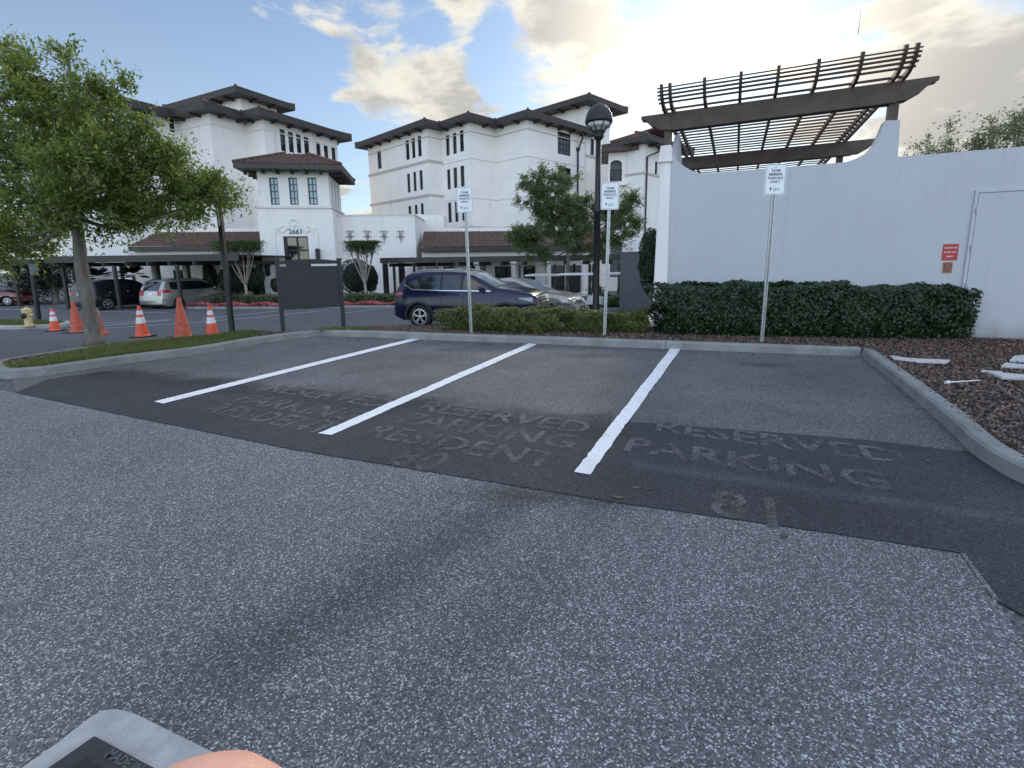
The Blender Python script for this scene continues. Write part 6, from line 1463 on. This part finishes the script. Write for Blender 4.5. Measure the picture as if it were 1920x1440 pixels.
# topiary
def ball(px, py, rpx, Y, label, sq=1.0, seed=1, leaf='leafdark', name='topiary', ln=.09, n=5000, group='clipped dark topiary by the buildings'):
    c = at(px, py, Y); r = rpx/F*Y; bush(name, label, 'topiary', tuple(c), (r, r, r*sq), leaf, n, ln, ln*.55, group=group, seed=seed, rag=.05)
ball(440, 526, 27, 30.4, 'dark round topiary ball behind the left crape myrtle, leftmost of its pair', 1.05, 11); ball(472, 524, 22, 30.6, 'dark round topiary ball just right of the left crape myrtle trunk', 1.05, 12)
ball(668, 520, 31, 30.3, 'large dark topiary dome directly right of the charcoal board', 1.1, 13); ball(694, 522, 14, 30.8, 'small dark topiary beside the right crape myrtle trunk', 1.6, 14); ball(517, 534, 9, 30.3, 'little dark round shrub at the left post of the charcoal board', 1.4, 15, n=2000)
ball(394, 522, 12, 31.2, 'dark column topiary between arcade column and minivan nose', 2.3, 16)
c = at(1220, 487, 13.2); bush('topiary', 'tall narrow green topiary column touching the white wall end', 'topiary', tuple(c), (.32, .32, .82), 'leafhedge', 7000, .05, .03, seed=21, rag=.03)
# stem of that column
# palms and shrubs under the left carport
def palm(px, py, Y, s, label, seed):
    rg = np.random.default_rng(seed); b = at(px, py, Y); b.z = T(Y); root = thing('palm', label, 'plant', b, 0, 'fan palms by the left arcade'); t = MB(); zc = at(px, py, Y).z; t.tube([b, (b.x, b.y, zc-.1)], [.12, .09], 8); t.build('trunk', M['bark'], root); v = []; f = []
    for k in range(26):
        a = rg.uniform(0, 6.28); el = rg.uniform(-.2, 1.2); d = np.array([math.cos(a)*math.cos(el), math.sin(a)*math.cos(el), math.sin(el)]); sd = np.cross(d, [0, 0, 1]); sd /= np.linalg.norm(sd)
        for q in range(-5, 6):
            e = d+sd*q*.13; e /= np.linalg.norm(e); p0 = np.array([b.x, b.y, zc])+d*.35*s; p1 = p0+e*.4*s; p2 = p0+e*.75*s+np.array([0, 0, -.12*s]); o = len(v); w = sd*.02; v += [p0-w*.4, p0+w*.4, p1+w, p2, p1-w]; f.append([o, o+1, o+2, o+3]); f.append([o, o+3, o+4, o+4])
    m = MB(); m.v = [Vector(p) for p in v]; m.f = [q if q[2] != q[3] else q[:3] for q in f]; m.build('fronds', M['leafdark'], root, fixn=False)
palm(185, 520, 31.5, 0.8, 'fan palm behind the black vehicle', 1); palm(250, 516, 31.5, 0.85, 'fan palm just left of the minivan', 2)
# low hedge and flower beds along the drive
def bed(x0, x1, y, label, hl, seed, yh):
    a = G(x0, y); b = G(x1, y); e = (b-a); e.z = 0; L = e.length; e.normalize(); n = Vector((-e.y, e.x, 0)); kerb('kerb', [a, b], left=True, seg=3, h=.14)
    P = [a+n*.16, b+n*.16, b+n*3.2, a+n*3.2]; structure(sheet('planting_bed', P, .1, M['soil'], .8))
    rg = np.random.default_rng(seed); cnt = 9000; q = np.column_stack([rg.uniform(0, L, cnt), rg.uniform(.2, 1.0, cnt)]); pos = np.array([(a.x+e.x*u+n.x*v, a.y+e.y*u+n.y*v) for u, v in q]); z = np.interp(pos[:, 1], TY, TZ)+.12+.2*rg.uniform(.3, 1.1, cnt)*(.8+.3*np.sin(q[:, 0]*3))
    v, f = leaves(np.column_stack([pos, z]), 1.0, .08, .08, rg); o = npmesh('flowers', v, f, M['flower']); tag(o, label, 'flowers', kind='stuff')
    v, f = leaves(np.column_stack([pos, z-.05]), .5, .06, .03, rg); o = npmesh('flower_leaves', v, f, M['leafmid']); tag(o, 'green leaves under '+label, 'ground cover', kind='stuff')
    c = (a+b)/2+n*1.7; bush('hedge', hl, 'hedge', (c.x, c.y, T(c.y)+.1+yh/2), (L/2, .6, yh/2), 'leafmid', 9000, .09, .05, box=True, rot=math.atan2(e.y, e.x), seed=seed, rag=.05, group='low hedges behind the flower beds')
bed(346, 545, 579.5, 'red and pink bedding flowers left of the charcoal board and behind it', 'low green hedge behind the left flower bed', 31, .62)
bed(604, 760, 577.5, 'red and pink bedding flowers between charcoal board and blue car', 'low green hedge behind the right flower bed', 32, .62)
mb = MB(); 
structure(sheet('pavement', [G(547, 578), G(603, 577), G(598, 561), G(556, 561)], .03, M['conc'], 2, grid=False))
# planting and pale paving right of the sedan
a = G(1128, 586); b = G(1232, 583)
structure(sheet('pavement', [G(1140, 606), G(1240, 604), G(1240, 588), G(1135, 590)], .012, M['conc'], 2, grid=False))
kerb('kerb', [G(1120, 584), G(1240, 581)], left=True, h=.14)
hedge_px(1130, 578, 1240, 576, 555, 1.0, name='hedge', label='low dark hedge in front of the grey metal screen', cat='hedge', leaf='leafmid', n=7000, ln=.07, wd=.04, seed=8, rag=.05)

# far trees behind the white wall and behind the carport at far left
def far_tree(px, py, rpx, Y, seed, label, n=9000, leaf='leaffar', dens=26):
    c = at(px, py, Y); b = Vector((c.x, c.y, T(Y))); h = c.z-b.z; r = rpx/F*Y
    make_tree('tree', label, b, [(0, 0, 0), (0, 0, h*.35), (0, 0, h*.6)], [(0, 0, h-.2*r, r*.7, r*.7, r*.75, dens), (r*.5, 0, h-.35*r, r*.5, r*.5, r*.5, dens//2), (-r*.55, 0, h-.4*r, r*.5, r*.5, r*.45, dens//2), (.1*r, 0, h+.45*r, r*.35, r*.35, r*.4, dens//4)], leaf, 'bark', .16, .09, n, seed, trunk_r=.2, spread=.8, group='trees beyond the walls')
far_tree(1752, 285, 52, 30, 41, 'sparse tree top showing above the white wall, left of the bigger one', 2600, dens=16); far_tree(1905, 245, 75, 27, 42, 'bigger pale tree top above the white wall at the right edge', 6000)
far_tree(20, 430, 100, 46, 43, 'dark tree behind the carport at the far left edge', 9000, 'leafdark'); far_tree(-110, 430, 110, 50, 44, 'dark tree beyond the far left edge of the carports', 6000, 'leafdark'); far_tree(95, 500, 40, 35, 45, 'dark shrubby tree beside the far left carport post', 5000, 'leafdark'); far_tree(60, 520, 40, 36, 46, 'dark leafy shrub tree behind the small grey plate', 4000, 'leafdark')

# ---------------------------------------------------------------- small things
def slab(pts, label, th=.035):
    P = [G(x, y, .14) for x, y in pts]; c = sum(P, Vector())/len(P); root = None; m = MB(); m.prism(P, (0, 0, 0), (0, 0, th)); o = m.build('stone_slab', M['stone'], bevel=.006); tag(o, label, 'stone', 'pale stone pieces on the mulch')
slab([(1668, 668), (1700, 673), (1782, 677), (1775, 683), (1722, 681), (1675, 675)], 'long flat pale stone piece on mulch nearest the kerb corner', .02)
slab([(1900, 671), (1935, 668), (1950, 683), (1892, 679)], 'pale paving stone at the right edge, farthest back of the group'); slab([(1884, 684), (1925, 688), (1945, 694), (1876, 690)], 'pale paving stone at the right edge, middle of the group'); slab([(1850, 701), (1925, 707), (1945, 715), (1878, 712)], 'pale paving stone at the right edge, nearest of the group'); slab([(1838, 696), (1880, 699), (1876, 701.5), (1840, 699)], 'thin pale stone sliver lying left of the paving stones', .02)
p0, p1 = G(1773, 717, .16), G(1838, 713, .16); m = MB(); m.tube([p0, p0.lerp(p1, .08), p0.lerp(p1, .15), p1], [.02, .022, .009, .006], 8); tag(m.build('plastic_stake', M['white']), 'thin white stake lying on the mulch right of the kerb', 'stake')
pts = catmull([G(1870, 722, .17), G(1890, 738, .18), G(1915, 752, .18), G(1960, 770, .16)], 4); m = MB(); m.tube(pts, .012, 6); tag(m.build('root', M['bark']), 'dark bare root curving over the mulch at right', 'root')
rg = np.random.default_rng(5)
m = MB()
for (x, y, r) in [(942, 780, .035), (1590, 836, .025), (1160, 936, .035), (1150, 934, .02), (1520, 843, .02), (1195, 918, .03), (1215, 920, .025), (1740, 868, .03), (1810, 848, .035), (1700, 745, .025), (1410, 725, .02), (1425, 760, .02), (1405, 760, .02), (830, 838, .02), (755, 776, .02), (960, 790, .02), (905, 690, .02), (1720, 770, .02), (1470, 1008, .03)]:
    c = G(x, y)+Vector((0, 0, .014)); r *= .7; k = 7; ps = [c+Vector((math.cos(a)*r*rg.uniform(.6, 1.2)*1.5, math.sin(a)*r*rg.uniform(.5, 1), 0)) for a in np.linspace(0, 6.28, k, False)]; m.prism(ps, (0, 0, 0), (0, 0, .004))
tag(m.build('leaf_litter', M['debris']), 'scattered dead leaves and crumbs on the parking bays', 'litter', kind='stuff')
def grit(n, poly, name, label, size, mat):
    q = scatter(poly, n); z = np.interp(q[:, 1], TY, TZ)+.018; c = np.column_stack([q, z]); v, f = leaves(c, 3, size, size*.6, rg, jl=.6); o = npmesh(name, v, f, mat); tag(o, label, 'litter', kind='stuff')
kl = [Lc, G(1000, 645), Rc]
grit(500, stall, 'grit', 'small grit and leaf crumbs scattered over the bays', .016, M['debris']); 
P = [G(602, 633), G(1000, 647), G(1614, 672), G(1600, 676), G(1000, 652), G(612, 638)]; grit(700, P, 'leaf_litter', 'leaf litter gathered along the foot of the far kerb', .03, M['debris'])

# concrete apron and iron drain frame in the foreground
def drain():
    z = .0; Pg = lambda x, y, dz=0: G(x, y, dz)
    out = catmull([Pg(40, 1450), Pg(110, 1400), Pg(172, 1352), Pg(205, 1338), Pg(245, 1342), Pg(300, 1368), Pg(385, 1410), Pg(470, 1450)], 4)+[Pg(560, 1530), Pg(150, 1640), Pg(-60, 1540)]
    root = thing('storm_drain', 'cast iron storm drain frame set in a pale concrete corner apron, bottom left', 'drain', Pg(200, 1440))
    m = MB(); m.prism([p+Vector((0, 0, .005)) for p in out], (0, 0, 0), (0, 0, .016)); m.build('apron', M['apron'], root, bevel=.004)
    fr = [Pg(178, 1384, .022), Pg(300, 1450, .022), Pg(420, 1530, .022), Pg(200, 1620, .022), Pg(40, 1480, .022)]
    m = MB(); m.prism(fr, (0, 0, 0), (0, 0, .012)); m.build('frame', M['iron'], root, bevel=.003)
    u = (Pg(300, 1450)-Pg(178, 1384)); u.z = 0; u.normalize(); v = Vector((u.y, -u.x, 0)); a = Pg(160, 1421, .035)
    m = MB(); s0 = a; L1 = .22; m.prism([s0, s0+u*L1, s0+u*L1+v*.035, s0+v*.035], (0, 0, 0), (0, 0, .001)); m.prism([s0+v*.07, s0+u*L1+v*.07, s0+u*L1+v*.105, s0+v*.105], (0, 0, 0), (0, 0, .001)); m.build('slot', M['black'], root)
    t = MB(); text_mb('MADE IN', .042, Pg(222, 1423, .035)+u*.03, u, -v, t, thick=.002, font_off=.0005); t.build('lettering', M['grey'], root, fixn=False)
drain()
# the photographer's fingertip at the bottom edge
def finger():
    c = at(415, 1452, 0); 
    d = ray(390, 1422); tip = O+d*.085; r_, u_ = CM.to_3x3() @ Vector((1, 0, 0)), CM.to_3x3() @ Vector((0, 1, 0)); bk = CM.to_3x3() @ Vector((0, 0, 1))
    rad = [.0005, .0045, .0068, .0082, .0088, .0088, .0085, .0088, .0092, .0094, .0088, .0086, .009]; dist = [0, .001, .003, .006, .011, .017, .022, .026, .031, .036, .045, .055, .065]
    m = MB(); ax = (-u_*1.0-bk*-.25+r_*.1).normalized(); pts = [tip+ax*q for q in dist]; n = 24; a = ax.cross(bk).normalized(); b = ax.cross(a)
    for p, r in zip(pts, rad):
        for k in range(n): q = 2*math.pi*k/n; m.v.append(p+a*math.cos(q)*r*1.3+b*math.sin(q)*r*.8)
    m.f = [[i*n+k, i*n+(k+1) % n, (i+1)*n+(k+1) % n, (i+1)*n+k] for i in range(len(pts)-1) for k in range(n)]+[list(range(n))]; root = thing('person', 'fingertip of the person taking the picture, at the bottom left edge', 'person', tip); m.build('finger', M['skin'], root, smooth=True)
finger()
